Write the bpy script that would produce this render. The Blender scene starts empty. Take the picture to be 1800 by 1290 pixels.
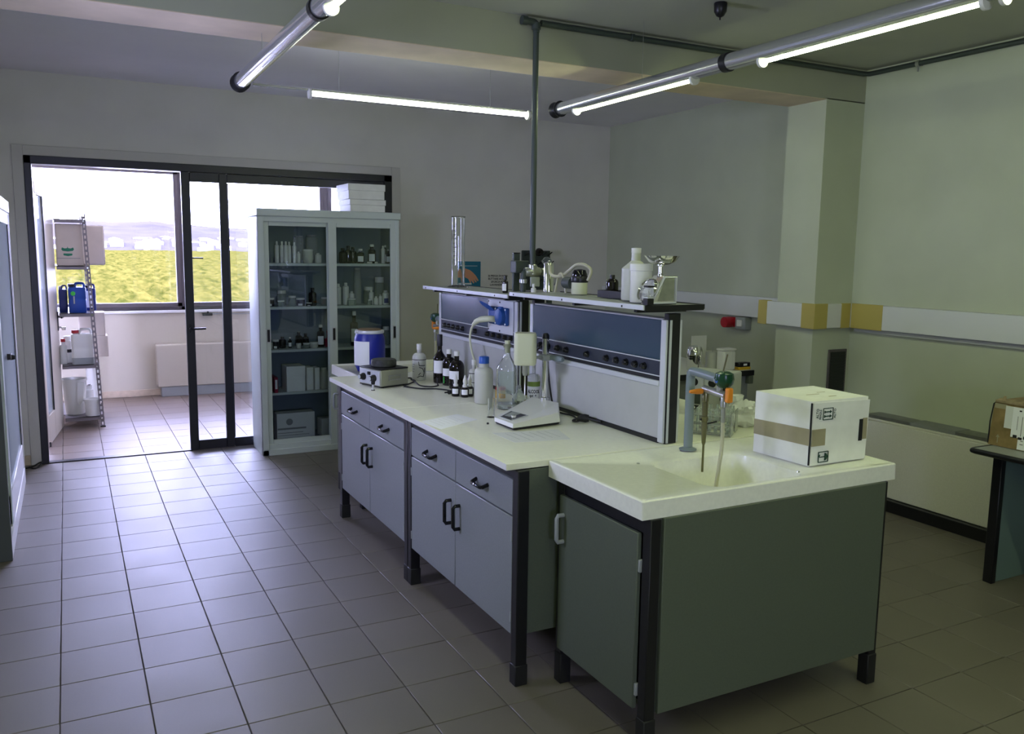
import bpy, math, random
from mathutils import Vector, Matrix, noise
random.seed(7)
R = math.radians
C = bpy.context.scene.collection
S = bpy.context.scene

# ---------------------------------------------------------------- camera
H = 1.694
cam = bpy.data.cameras.new('camera'); co = bpy.data.objects.new('camera', cam); C.objects.link(co)
yaw, pitch, roll = R(-27.7343), R(-7.6884), R(0.7606)
fw = Vector((-math.sin(yaw)*math.cos(pitch), math.cos(yaw)*math.cos(pitch), math.sin(pitch)))
rt = Vector((math.cos(yaw), math.sin(yaw), 0)); up = rt.cross(fw)
r2 = rt*math.cos(roll)+up*math.sin(roll); u2 = -rt*math.sin(roll)+up*math.cos(roll)
co.matrix_world = Matrix(((r2.x, u2.x, -fw.x, 0), (r2.y, u2.y, -fw.y, 0), (r2.z, u2.z, -fw.z, H), (0, 0, 0, 1)))
cam.sensor_width = 36; cam.lens = 36*1486.0/1800; cam.clip_start = .05; cam.clip_end = 9000
S.camera = co
# ---------------------------------------------------------------- sky, sun, exposure
w = bpy.data.worlds.new('sky'); S.world = w; w.use_nodes = True
bg = w.node_tree.nodes['Background']
bg.inputs[0].default_value = (.79, .80, 1.38, 1); bg.inputs[1].default_value = 29.0
sun = bpy.data.lights.new('sun', 'SUN'); so = bpy.data.objects.new('sun', sun); C.objects.link(so)
sun.energy = 3.0; sun.angle = R(.6); sun.color = (1, .95, .82); so.rotation_euler = (0, R(42), R(-8)); so.location = (30, -4, 40)
def portal(name, loc, rot, sx, sy):
    l = bpy.data.lights.new(name, 'AREA'); l.shape = 'RECTANGLE'; l.size = sx; l.size_y = sy; l.cycles.is_portal = True
    o = bpy.data.objects.new(name, l); C.objects.link(o); o.location = loc; o.rotation_euler = rot
portal('window_portal', (-1.0, 3.95, 1.85), (0, R(-90), 0), .7, .9)
portal('front_portal', (-.2, -3.15, 1.675), (R(90), 0, 0), 1.0, .65)
portal('veranda_portal', (1.2, 10.72, 1.75), (R(-90), 0, 0), 4.0, 1.7)
S.view_settings.view_transform = 'Standard'; S.view_settings.look = 'None'
S.view_settings.exposure = 0.22; S.view_settings.gamma = 1; S.view_settings.use_curve_mapping = False

# ---------------------------------------------------------------- materials
M = {}
def mat(name, col, rough=.5, metal=0, trans=0, emit=0, ior=1.45, noise_s=0, noise_a=.12, bump=0, spec=.5, coat=0, alpha=1):
    m = bpy.data.materials.new(name); m.use_nodes = True; nt = m.node_tree; b = nt.nodes['Principled BSDF']
    c = tuple(col)+(1,)
    b.inputs['Base Color'].default_value = c; b.inputs['Roughness'].default_value = rough
    b.inputs['Metallic'].default_value = metal; b.inputs['Transmission Weight'].default_value = trans
    b.inputs['IOR'].default_value = ior; b.inputs['Specular IOR Level'].default_value = spec
    b.inputs['Coat Weight'].default_value = coat; b.inputs['Alpha'].default_value = alpha
    if emit:
        b.inputs['Emission Color'].default_value = c; b.inputs['Emission Strength'].default_value = emit
    if noise_s:
        tc = nt.nodes.new('ShaderNodeTexCoord'); nz = nt.nodes.new('ShaderNodeTexNoise')
        nz.inputs['Scale'].default_value = noise_s; nz.inputs['Detail'].default_value = 5
        rp = nt.nodes.new('ShaderNodeValToRGB'); nt.links.new(tc.outputs['Object'], nz.inputs['Vector'])
        rp.color_ramp.elements[0].position = .3; rp.color_ramp.elements[1].position = .7
        rp.color_ramp.elements[0].color = tuple(max(0, x*(1-noise_a)) for x in col)+(1,)
        rp.color_ramp.elements[1].color = tuple(min(1, x*(1+noise_a)) for x in col)+(1,)
        nt.links.new(nz.outputs['Fac'], rp.inputs['Fac']); nt.links.new(rp.outputs['Color'], b.inputs['Base Color'])
        if bump:
            bp = nt.nodes.new('ShaderNodeBump'); bp.inputs['Strength'].default_value = bump; bp.inputs['Distance'].default_value = .01
            nt.links.new(nz.outputs['Fac'], bp.inputs['Height']); nt.links.new(bp.outputs['Normal'], b.inputs['Normal'])
    M[name] = m; return m
def pane_mat(name, tint, refl=1.0, rough=.01):
    m = bpy.data.materials.new(name); m.use_nodes = True; nt = m.node_tree; nt.nodes.remove(nt.nodes['Principled BSDF'])
    out = nt.nodes['Material Output']; t = nt.nodes.new('ShaderNodeBsdfTransparent'); g = nt.nodes.new('ShaderNodeBsdfGlossy')
    t.inputs[0].default_value = tuple(tint)+(1,); g.inputs['Roughness'].default_value = rough
    g.inputs[0].default_value = (.9, .95, 1, 1)
    f = nt.nodes.new('ShaderNodeFresnel'); f.inputs[0].default_value = 1.5
    mu = nt.nodes.new('ShaderNodeMath'); mu.operation = 'MULTIPLY'; mu.inputs[1].default_value = refl; nt.links.new(f.outputs[0], mu.inputs[0])
    mx = nt.nodes.new('ShaderNodeMixShader'); nt.links.new(mu.outputs[0], mx.inputs[0]); nt.links.new(t.outputs[0], mx.inputs[1]); nt.links.new(g.outputs[0], mx.inputs[2])
    nt.links.new(mx.outputs[0], out.inputs[0]); M[name] = m; return m
mat('wall', (.515, .548, .405), .8, noise_s=3, noise_a=.04, bump=.03)  # green cast and dimmer light of the right side worked into the colour
mat('wall_white', (.54, .50, .40), .8, noise_s=3, noise_a=.02)
mat('wall_lit', (.67, .65, .59), .8, noise_s=3, noise_a=.04, bump=.03)  # lighter copy for the back wall, its daylight worked into the colour
mat('ceiling_lit', (.80, .77, .80), .85, noise_s=2, noise_a=.03)  # lighter ceiling copy for the back bay, veranda daylight put into the colour
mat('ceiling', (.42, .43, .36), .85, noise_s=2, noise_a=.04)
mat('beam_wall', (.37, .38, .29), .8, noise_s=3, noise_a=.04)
mat('beam_bounce', (.68, .56, .41), .8, noise_s=4, noise_a=.10)  # warm bounced light on the beam's underside, put into the colour
mat('grout', (.06, .055, .05), .9)
mat('skirting', (.55, .45, .33), .5, noise_s=20, noise_a=.1)
mat('dark_alu', (.022, .022, .028), .35, spec=.5)
mat('casing', (.55, .53, .48), .6)
mat('bronze', (.10, .085, .085), .4)
mat('white_alu', (.78, .78, .76), .35)
mat('cream_alu', (.66, .60, .50), .4)
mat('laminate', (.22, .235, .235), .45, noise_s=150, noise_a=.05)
mat('laminate_dim', (.100, .118, .085), .5, noise_s=150, noise_a=.05)  # darker laminate copy: dim light on these sides put into the colour
mat('black', (.010, .010, .012), .35)
mat('black_gloss', (.006, .006, .008), .08)
mat('black_rubber', (.012, .012, .012), .6)
mat('worktop', (.86, .86, .69), .28, noise_s=40, noise_a=.03)
mat('ceramic', (.88, .88, .78), .22, noise_s=60, noise_a=.03)
mat('navy', (.026, .055, .085), .22, spec=.6)
mat('navy_strip', (.022, .028, .045), .35)
mat('alu', (.62, .63, .64), .32, metal=.7)
mat('alu_flat', (.60, .62, .64), .4, metal=.2)
mat('panel_grey', (.45, .46, .43), .5, noise_s=8, noise_a=.05)
mat('chrome', (.75, .75, .73), .08, metal=1)
mat('steel', (.45, .46, .42), .3, metal=.8, noise_s=30, noise_a=.1)
mat('pipe_green', (.055, .07, .06), .45, metal=.2)
mat('tap_grey', (.20, .245, .255), .3)
mat('tap_green', (.006, .05, .022), .25)
mat('orange', (.75, .25, .02), .4)
mat('brass', (.17, .16, .08), .3, metal=.7)
mat('hose', (.62, .60, .42), .35, trans=.25)
mat('steel_cab', (.60, .66, .63), .4)
mat('steel_in', (.15, .20, .235), .6)
mat('steel_shelf', (.55, .60, .58), .45)
mat('white_plastic', (.74, .74, .68), .35)
mat('milk_plastic', (.62, .63, .55), .35, trans=.15)
mat('grey_plastic', (.32, .34, .33), .4)
mat('cream_plastic', (.64, .66, .46), .35)
mat('paper', (.88, .89, .88), .7)
mat('paper_dim', (.72, .73, .69), .7)
mat('carton_white', (.85, .85, .80), .7, noise_s=12, noise_a=.05)
mat('carton', (.26, .18, .07), .75, noise_s=14, noise_a=.25)
mat('carton_beige', (.55, .48, .40), .75, noise_s=6, noise_a=.06)
mat('carton_torn', (.36, .28, .16), .85, noise_s=30, noise_a=.3)
mat('tape', (.36, .32, .20), .35, noise_s=10, noise_a=.12)
mat('amber', (.008, .006, .005), .06)
mat('glass', (.97, .99, .97), .01, trans=1, ior=1.45)
mat('glass_cloudy', (.80, .88, .82), .12, trans=.85, ior=1.3)
mat('clear_plastic', (.9, .92, .9), .15, trans=.8, ior=1.2)
mat('blue_drum', (.012, .022, .27), .35)
mat('blue_can', (.010, .055, .30), .35)
mat('blue_dark', (.010, .022, .16), .35)
mat('blue_cap', (.012, .09, .42), .4)
mat('socket_blue', (.012, .07, .28), .35)
mat('red', (.42, .012, .02), .4)
mat('magenta', (.30, .01, .04), .45)
mat('green', (.01, .16, .08), .5)
mat('green_label', (.20, .30, .05), .5)
mat('ink', (.012, .012, .014), .6)
mat('ink_green', (.01, .05, .03), .6)
mat('ink_grey', (.25, .26, .25), .7)
mat('yellow_cover', (.50, .41, .11), .5)
mat('duct', (.72, .73, .70), .5)
mat('poster_blue', (.012, .16, .25), .5)
mat('skin_print', (.62, .30, .17), .6)
mat('yellow', (.62, .38, .03), .45)
mat('dexion', (.20, .18, .18), .4, metal=.5)
mat('brown_lid', (.14, .09, .045), .6, noise_s=30, noise_a=.3)
mat('desk_top', (.35, .37, .36), .4)
mat('dark_panel', (.085, .095, .095), .5)
mat('desk_panel', (.17, .245, .225), .5)
mat('cast_iron', (.03, .032, .026), .6, noise_s=60, noise_a=.5)
mat('hotplate', (.38, .39, .30), .35, metal=.4)
mat('radiator', (.74, .72, .62), .5, noise_s=200, noise_a=.05)
mat('vent_dark', (.015, .018, .015), .5)
mat('tube_dim', (.90, 1.0, .80), .3, emit=16)
mat('lamp_body', (.55, .56, .55), .18, metal=.75)
mat('tube_light', (.87, 1.0, .58), .3, emit=45)
mat('lime', (.05, .45, .05), .5)
mat('hill', (.036, .0325, .0335), .9, spec=0, noise_s=.01, noise_a=.2)  # slight purple haze of distance mixed into the hill colour
mat('house_white', (.7, .7, .7), .8, spec=0)
mat('roof_tile', (.5, .36, .3), .8)
mat('foam', (.55, .57, .53), .6, alpha=1)
pane_mat('pane', (.97, .98, .98), .8)
pane_mat('pane_cab', (.93, .96, .98), 1.2)
m = pane_mat('pane_reflect', (.80, .86, .92), .7); nt = m.node_tree          # pale reflections on the glass put in as a diffuse layer, glossy on top
df = nt.nodes.new('ShaderNodeBsdfDiffuse'); df.inputs[0].default_value = (.72, .79, .84, 1)
m4 = nt.nodes.new('ShaderNodeMixShader'); m4.inputs[0].default_value = .75
tb = [n for n in nt.nodes if n.bl_idname == 'ShaderNodeBsdfTransparent'][0]; mxn = [n for n in nt.nodes if n.bl_idname == 'ShaderNodeMixShader' and n is not m4 and n.inputs[1].is_linked][0]
nt.links.new(tb.outputs[0], m4.inputs[1]); nt.links.new(df.outputs[0], m4.inputs[2]); nt.links.new(m4.outputs[0], mxn.inputs[1])
mat('bag', (.93, .94, .92), .2, trans=.2, ior=1.1)
# floor tile: mottled grey stoneware, each tile a little different
m = mat('tile', (.27, .245, .225), .33, spec=.95); nt = m.node_tree; b = nt.nodes['Principled BSDF']
tc = nt.nodes.new('ShaderNodeTexCoord'); geo = nt.nodes.new('ShaderNodeNewGeometry'); oi = nt.nodes.new('ShaderNodeObjectInfo')
n1 = nt.nodes.new('ShaderNodeTexNoise'); n1.inputs['Scale'].default_value = 3.5; n1.inputs['Detail'].default_value = 6
n2 = nt.nodes.new('ShaderNodeTexNoise'); n2.inputs['Scale'].default_value = 160; n2.inputs['Detail'].default_value = 2
nt.links.new(geo.outputs['Position'], n1.inputs['Vector']); nt.links.new(geo.outputs['Position'], n2.inputs['Vector'])
mx = nt.nodes.new('ShaderNodeMix'); mx.data_type = 'RGBA'
mx.inputs[6].default_value = (.122, .104, .08, 1); mx.inputs[7].default_value = (.19, .165, .13, 1)
ad = nt.nodes.new('ShaderNodeMath'); ad.operation = 'MULTIPLY_ADD'; ad.inputs[1].default_value = .6
m2 = nt.nodes.new('ShaderNodeMath'); m2.operation = 'MULTIPLY'; m2.inputs[1].default_value = .25
m3 = nt.nodes.new('ShaderNodeMath'); m3.operation = 'MULTIPLY_ADD'; m3.inputs[1].default_value = .3
nt.links.new(oi.outputs['Random'], m2.inputs[0]); nt.links.new(n2.outputs['Fac'], m3.inputs[0]); nt.links.new(m2.outputs[0], m3.inputs[2])
nt.links.new(n1.outputs['Fac'], ad.inputs[0]); nt.links.new(m3.outputs[0], ad.inputs[2])
nt.links.new(ad.outputs[0], mx.inputs[0]); nt.links.new(mx.outputs[2], b.inputs['Base Color'])
rr = nt.nodes.new('ShaderNodeMapRange'); rr.inputs[3].default_value = .46; rr.inputs[4].default_value = .60
nt.links.new(n1.outputs['Fac'], rr.inputs[0]); nt.links.new(rr.outputs[0], b.inputs['Roughness'])
mv = m.copy(); mv.name = 'tile_veranda'; M['tile_veranda'] = mv
for n_ in mv.node_tree.nodes:
    if n_.bl_idname == 'ShaderNodeMix': n_.inputs[6].default_value = (.17, .125, .10, 1); n_.inputs[7].default_value = (.24, .185, .15, 1)
# scrub
m = mat('scrub', (.42, .44, .10), .9, spec=0); nt = m.node_tree; b = nt.nodes['Principled BSDF']
geo = nt.nodes.new('ShaderNodeNewGeometry'); n1 = nt.nodes.new('ShaderNodeTexNoise'); n1.inputs['Scale'].default_value = .22; n1.inputs['Detail'].default_value = 8; n1.inputs['Roughness'].default_value = .7
rp = nt.nodes.new('ShaderNodeValToRGB'); e = rp.color_ramp.elements
e[0].position = .36; e[0].color = (.016, .018, .003, 1); e[1].position = .62; e[1].color = (.050, .0425, .0095, 1)
mp = nt.nodes.new('ShaderNodeMapping'); mp.inputs['Scale'].default_value = (1, .22, 1.6); nt.links.new(geo.outputs['Position'], mp.inputs[0]); nt.links.new(mp.outputs[0], n1.inputs['Vector']); nt.links.new(n1.outputs['Fac'], rp.inputs[0]); nt.links.new(rp.outputs[0], b.inputs['Base Color'])

# ---------------------------------------------------------------- mesh builder
class MB:
    def __init__(s): s.v = []; s.f = []
    def add(s, vs, fs):
        o = len(s.v); s.v += [tuple(p) for p in vs]; s.f += [tuple(i+o for i in f) for f in fs]; return s
    def box(s, x0, x1, y0, y1, z0, z1, b=0):
        if x1 < x0: x0, x1 = x1, x0
        if y1 < y0: y0, y1 = y1, y0
        if z1 < z0: z0, z1 = z1, z0
        b = min(b, (x1-x0)*.45, (y1-y0)*.45, (z1-z0)*.45)
        if b <= 0:
            return s.add([(x, y, z) for x in (x0, x1) for y in (y0, y1) for z in (z0, z1)],
                         [(0, 1, 3, 2), (4, 6, 7, 5), (0, 4, 5, 1), (2, 3, 7, 6), (0, 2, 6, 4), (1, 5, 7, 3)])
        vs = []; idx = {}
        X = (x0, x1); Y = (y0, y1); Z = (z0, z1); sg = (1, -1)
        for i in (0, 1):
            for j in (0, 1):
                for k in (0, 1):
                    for a in range(3):
                        p = [X[i]+(0 if a == 0 else b*sg[i]), Y[j]+(0 if a == 1 else b*sg[j]), Z[k]+(0 if a == 2 else b*sg[k])]
                        idx[i, j, k, a] = len(vs); vs.append(p)
        q = lambda i, j, k, a: idx[i, j, k, a]
        fs = []
        for i in (0, 1): fs.append([q(i, 0, 0, 0), q(i, 1, 0, 0), q(i, 1, 1, 0), q(i, 0, 1, 0)])
        for j in (0, 1): fs.append([q(0, j, 0, 1), q(1, j, 0, 1), q(1, j, 1, 1), q(0, j, 1, 1)])
        for k in (0, 1): fs.append([q(0, 0, k, 2), q(1, 0, k, 2), q(1, 1, k, 2), q(0, 1, k, 2)])
        for i in (0, 1):
            for j in (0, 1): fs.append([q(i, j, 0, 0), q(i, j, 1, 0), q(i, j, 1, 1), q(i, j, 0, 1)])
            for k in (0, 1): fs.append([q(i, 0, k, 0), q(i, 1, k, 0), q(i, 1, k, 2), q(i, 0, k, 2)])
        for j in (0, 1):
            for k in (0, 1): fs.append([q(0, j, k, 1), q(1, j, k, 1), q(1, j, k, 2), q(0, j, k, 2)])
        for i in (0, 1):
            for j in (0, 1):
                for k in (0, 1): fs.append([q(i, j, k, 0), q(i, j, k, 1), q(i, j, k, 2)])
        c = Vector(((x0+x1)/2, (y0+y1)/2, (z0+z1)/2)); out = []
        for f in fs:
            p = [Vector(vs[t]) for t in f]; n = (p[1]-p[0]).cross(p[2]-p[0]); m_ = sum(p, Vector())/len(p)
            out.append(f if n.dot(m_-c) > 0 else f[::-1])
        return s.add(vs, out)
    def cyl(s, p0, p1, r0, r1=None, n=16, cap=True):
        r1 = r0 if r1 is None else r1
        p0 = Vector(p0); p1 = Vector(p1); d = (p1-p0).normalized()
        a = d.orthogonal().normalized(); bb = d.cross(a)
        vs = []
        for p, r in ((p0, r0), (p1, r1)):
            for i in range(n):
                t = 2*math.pi*i/n; vs.append(p+a*(r*math.cos(t))+bb*(r*math.sin(t)))
        fs = [(i, (i+1) % n, n+(i+1) % n, n+i) for i in range(n)]
        if cap: fs += [tuple(range(n))[::-1], tuple(range(n, 2*n))]
        return s.add(vs, fs)
    def lathe(s, prof, n=24, c=(0, 0, 0), axis='z'):
        vs = []; fs = []; k = len(prof)
        for r, z in prof:
            for i in range(n):
                t = 2*math.pi*i/n; x, y = r*math.cos(t), r*math.sin(t)
                p = (x, y, z) if axis == 'z' else ((y, z, x) if axis == 'y' else (z, x, y))
                vs.append((c[0]+p[0], c[1]+p[1], c[2]+p[2]))
        for j in range(k-1):
            for i in range(n):
                i2 = (i+1) % n; fs.append((j*n+i, j*n+i2, (j+1)*n+i2, (j+1)*n+i))
        if prof[0][0] > 1e-6: fs.append(tuple(range(n))[::-1])
        if prof[-1][0] > 1e-6: fs.append(tuple(range((k-1)*n, k*n)))
        return s.add(vs, fs)
    def tube(s, pts, r, n=8, close=False):
        P = [Vector(p) for p in pts]; k = len(P); vs = []; fs = []; a = None
        for j in range(k):
            d = (P[min(j+1, k-1)]-P[max(j-1, 0)]).normalized()
            a = d.orthogonal().normalized() if a is None else (a-d*a.dot(d)).normalized()
            bb = d.cross(a); rr_ = r[j] if isinstance(r, (list, tuple)) else r
            for i in range(n):
                t = 2*math.pi*i/n; vs.append(P[j]+a*(rr_*math.cos(t))+bb*(rr_*math.sin(t)))
        for j in range(k-1):
            for i in range(n):
                i2 = (i+1) % n; fs.append((j*n+i, j*n+i2, (j+1)*n+i2, (j+1)*n+i))
        fs += [tuple(range(n))[::-1], tuple(range((k-1)*n, k*n))]
        return s.add(vs, fs)
    def prism(s, poly, d0, d1, plane='xz'):
        n = len(poly); vs = []
        for d in (d0, d1):
            for a, b_ in poly:
                vs.append({'xz': (a, d, b_), 'yz': (d, a, b_), 'xy': (a, b_, d)}[plane])
        fs = [tuple(range(n)), tuple(range(n, 2*n))[::-1]]+[(i, n+i, n+(i+1) % n, (i+1) % n) for i in range(n)]
        return s.add(vs, fs)
    def arc(s, r, z0, z1, a0, a1, n=12, c=(0, 0), r1=None):
        r1 = r if r1 is None else r1
        vs = []; t = .0012
        for i in range(n+1):
            a = a0+(a1-a0)*i/n
            for rr_, z in ((r, z0), (r1, z1), (r1-t*1.5, z1), (r-t*1.5, z0)):
                vs.append((c[0]+rr_*math.cos(a), c[1]+rr_*math.sin(a), z))
        fs = [(4*i+q, 4*i+4+q, 4*i+4+(q+1) % 4, 4*i+(q+1) % 4) for i in range(n) for q in range(4)]
        fs += [(0, 1, 2, 3), (4*n+3, 4*n+2, 4*n+1, 4*n)]
        return s.add(vs, fs)
    def off(s, d):
        s.v = [(x+d[0], y+d[1], z+d[2]) for x, y, z in s.v]; return s
    def rot(s, ang, c=(0, 0)):
        ca, sa = math.cos(ang), math.sin(ang)
        s.v = [(c[0]+(x-c[0])*ca-(y-c[1])*sa, c[1]+(x-c[0])*sa+(y-c[1])*ca, z) for x, y, z in s.v]; return s
    def mesh(s, name, m_):
        me = bpy.data.meshes.new(name); me.from_pydata(s.v, [], s.f); me.materials.append(M[m_] if isinstance(m_, str) else m_)
        import bmesh
        bm = bmesh.new(); bm.from_mesh(me); bmesh.ops.recalc_face_normals(bm, faces=bm.faces); bm.to_mesh(me); bm.free()
        me.polygons.foreach_set('use_smooth', [True]*len(me.polygons)); me.set_sharp_from_angle(angle=R(38)); me.update(); return me
ORI = {}
def thing(name, label, cat, loc=(0, 0, 0), rotz=0, group=None):
    o = bpy.data.objects.new(name, None); C.objects.link(o); o.empty_display_size = .05
    o.location = loc; o.rotation_euler = (0, 0, rotz); o['label'] = label; o['category'] = cat
    if group: o['group'] = group
    ORI[o.name] = Vector(loc); return o
def tag(o, label, cat, group=None):
    o['label'] = label; o['category'] = cat
    if group: o['group'] = group
    return o
def obj(name, me, parent=None, loc=(0, 0, 0), label=None):
    o = bpy.data.objects.new(name, me); C.objects.link(o); o.location = loc
    if parent is not None: o.parent = parent
    if label: o['label'] = label
    return o
def part(name, mb, m_, parent, label=None, loc=(0, 0, 0)):
    return obj(name, mb.mesh(name, m_), parent, loc, label)
def origin(o):
    while o.parent is not None: o = o.parent
    return ORI.get(o.name, Vector(o.location))
def wpart(name, mb, m_, parent, label=None):          # builder in world coordinates, thing not rotated
    return part(name, mb.off(-origin(parent)), m_, parent, label)
def solo(name, mb, m_, loc, label, cat, group=None, rotz=0):
    o = obj(name, mb.mesh(name, m_), None, loc); o.rotation_euler = (0, 0, rotz); ORI[o.name] = Vector(loc)
    return tag(o, label, cat, group)
def struct(name, mb, m_, parent=None):
    o = obj(name, mb.mesh(name, m_), parent); o['kind'] = 'structure'; return o
def text(name, body, size, m_, parent, loc, rot, width=None, bold=.0, align='CENTER'):
    cu = bpy.data.curves.new('lettering', 'FONT'); cu.body = body; cu.size = size; cu.extrude = .0004; cu.align_x = align; cu.align_y = 'CENTER'; cu.offset = bold; cu.resolution_u = 2
    t = bpy.data.objects.new('lettering', cu); C.objects.link(t)
    dg = bpy.context.evaluated_depsgraph_get(); me = bpy.data.meshes.new_from_object(t.evaluated_get(dg))
    C.objects.unlink(t); bpy.data.objects.remove(t)
    if width:
        xs = [v.co.x for v in me.vertices]; k = width/max(1e-6, max(xs)-min(xs))
        for v in me.vertices: v.co.x *= k
    me.name = name; me.materials.clear(); me.materials.append(M[m_])
    o = obj(name, me, parent, loc); o.rotation_euler = rot; return o
NX = (R(90), 0, R(-90)); NY = (R(90), 0, 0)
def copy_tree(o, parent=None):
    c = o.copy(); C.objects.link(c)
    if parent is not None: c.parent = parent
    for ch in list(o.children): copy_tree(ch, c)
    return c
def rrect(x0, x1, y0, y1, r, n=6):
    pts = []
    for cx, cy, a0 in ((x1-r, y1-r, 0), (x0+r, y1-r, 90), (x0+r, y0+r, 180), (x1-r, y0+r, 270)):
        for i in range(n+1):
            a = R(a0+90*i/n); pts.append((cx+r*math.cos(a), cy+r*math.sin(a)))
    return pts
def loops(mb, L, cap0=False, cap1=False):
    n = len(L[0]); vs = [p for l in L for p in l]; fs = []
    for j in range(len(L)-1):
        for i in range(n):
            i2 = (i+1) % n; fs.append((j*n+i, j*n+i2, (j+1)*n+i2, (j+1)*n+i))
    if cap0: fs.append(tuple(range(n))[::-1])
    if cap1: fs.append(tuple(range((len(L)-1)*n, len(L)*n)))
    return mb.add(vs, fs)
def spline(pts, n=8):
    P = [Vector(p) for p in pts]; out = []
    for i in range(len(P)-1):
        p0 = P[max(i-1, 0)]; p1 = P[i]; p2 = P[i+1]; p3 = P[min(i+2, len(P)-1)]
        for k in range(n):
            t = k/n; out.append(.5*((2*p1)+(-p0+p2)*t+(2*p0-5*p1+4*p2-p3)*t*t+(-p0+3*p1-3*p2+p3)*t**3))
    out.append(P[-1]); return out

# ================================================================ ROOM SHELL
XL, XR, YB, YF, ZC = -.85, 5.02, 7.447, -3.0, 2.986
# floor with tiles
T = .3; gx0, gy0 = -.1025, 2.9523
fl = struct('floor', MB().box(XL-.2, XR+.2, YF-.2, YB+.04, -.25, -.005), 'grout')
tme = MB().box(.0016, T-.0016, .0016, T-.0016, -.02, 0, .0018).mesh('tile', 'tile')
cand = []; rest = MB()
def proj(x, y, z):
    d = Vector((x, y, z-H)); c = d.dot(fw)
    return (900+1486*d.dot(r2)/c, 645-1486*d.dot(u2)/c) if c > .2 else (-9999, -9999)
for i in range(-4, 18):
    for j in range(-20, 16):
        x, y = gx0+i*T, gy0+j*T
        if x < XL-.25 or x > XR+.0 or y > YB-.02: continue
        px, py = proj(x+.15, y+.15, 0)
        vis = -80 < px < 1880 and 700 < py < 1380 and not (1.62 < x+.15 < 2.9 and 2.2 < y+.15 < 5.7) and y < YB-.2 and x > -.5
        if vis and x+.15 > 1.5 and y > 5.9: vis = False
        (cand.append((y, x)) if vis else rest.box(x+.0016, x+T-.0016, y+.0016, y+T-.0016, -.02, 0))
cand.sort()
for k, (y, x) in enumerate(cand):
    if k < 298: obj('tile', tme, fl, (x, y, 0))
    else: rest.box(x+.0016, x+T-.0016, y+.0016, y+T-.0016, -.02, 0)
o = part('floor_tiles', rest, 'tile', fl); o['kind'] = 'stuff'
tmv = MB().box(.0016, T-.0016, .0016, T-.0016, -.02, 0, .0018).mesh('tile', 'tile_veranda')
fv = struct('floor', MB().box(-1.6, 3.6, YB+.041, 10.75, -.25, -.005), 'grout')
for i in range(-2, 11):
    for j in range(15, 26):
        x, y = gx0+i*T, gy0+j*T+.02
        if 10.56-y > .1: obj('tile', tmv, fv, (x, y, 0))
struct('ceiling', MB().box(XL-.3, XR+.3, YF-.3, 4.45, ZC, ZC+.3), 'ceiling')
struct('ceiling', MB().box(XL-.3, XR+.3, 4.4501, YB+.1, ZC, ZC+.3), 'ceiling_lit')
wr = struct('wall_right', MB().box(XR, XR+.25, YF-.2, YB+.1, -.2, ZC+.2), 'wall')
fx0, fx1, fz0, fz1 = -.7, .3, 1.35, 2.0
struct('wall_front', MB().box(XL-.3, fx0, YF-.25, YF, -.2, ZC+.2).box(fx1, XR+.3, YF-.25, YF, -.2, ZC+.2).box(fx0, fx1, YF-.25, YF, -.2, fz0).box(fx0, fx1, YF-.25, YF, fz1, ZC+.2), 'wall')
w3 = struct('window_fill', MB().box(fx0, fx0+.05, YF-.14, YF-.08, fz0, fz1, .004).box(fx1-.05, fx1, YF-.14, YF-.08, fz0, fz1, .004).box(fx0, fx1, YF-.14, YF-.08, fz0, fz0+.05, .004).box(fx0, fx1, YF-.14, YF-.08, fz1-.05, fz1, .004), 'bronze')  # unseen window added behind the camera to brighten surfaces facing it
part('pane', MB().box(fx0+.045, fx1-.045, YF-.115, YF-.109, fz0+.045, fz1-.045), 'pane', w3)
# left wall with a long window beside the camera
lw = MB(); wy0, wy1, wz0, wz1 = 3.5, 4.4, 1.5, 2.2
lw.box(XL-.25, XL, YF-.2, wy0, -.2, ZC+.2).box(XL-.25, XL, wy1, YB+.1, -.2, ZC+.2).box(XL-.25, XL, wy0, wy1, -.2, wz0).box(XL-.25, XL, wy0, wy1, wz1, ZC+.2)
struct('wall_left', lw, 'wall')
w2 = struct('window_2', MB().box(XL-.16, XL-.1, wy0, wy1, wz0, wz0+.06, .004).box(XL-.16, XL-.1, wy0, wy1, wz1-.06, wz1, .004).box(XL-.16, XL-.1, wy0, wy0+.06, wz0, wz1, .004).box(XL-.16, XL-.1, wy1-.06, wy1, wz0, wz1, .004).box(XL-.16, XL-.1, 3.92, 3.98, wz0, wz1, .004), 'bronze')
for a, b_ in ((wy0+.05, 3.93), (3.97, wy1-.05)): part('pane', MB().box(XL-.135, XL-.129, a, b_, wz0+.05, wz1-.05), 'pane', w2)
# back wall with the glazed doorway
dx0, dx1, dz1 = -.245, 2.653, 2.3715
bw = MB().box(XL-.25, dx0, YB, YB+.16, -.2, ZC+.2).box(dx1, XR+.2, YB, YB+.16, -.2, ZC+.2).box(dx0, dx1, YB, YB+.16, dz1, ZC+.2)
struct('wall_back', bw, 'wall_lit')
tr = MB().box(dx0-.075, dx0, YB-.014, YB+.01, 0, dz1+.075, .003).box(dx1, dx1+.08, YB-.014, YB+.01, 0, dz1+.075, .003).box(dx0, dx1, YB-.014, YB+.01, dz1, dz1+.075, .003)
struct('trim_1', tr, 'casing')
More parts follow.
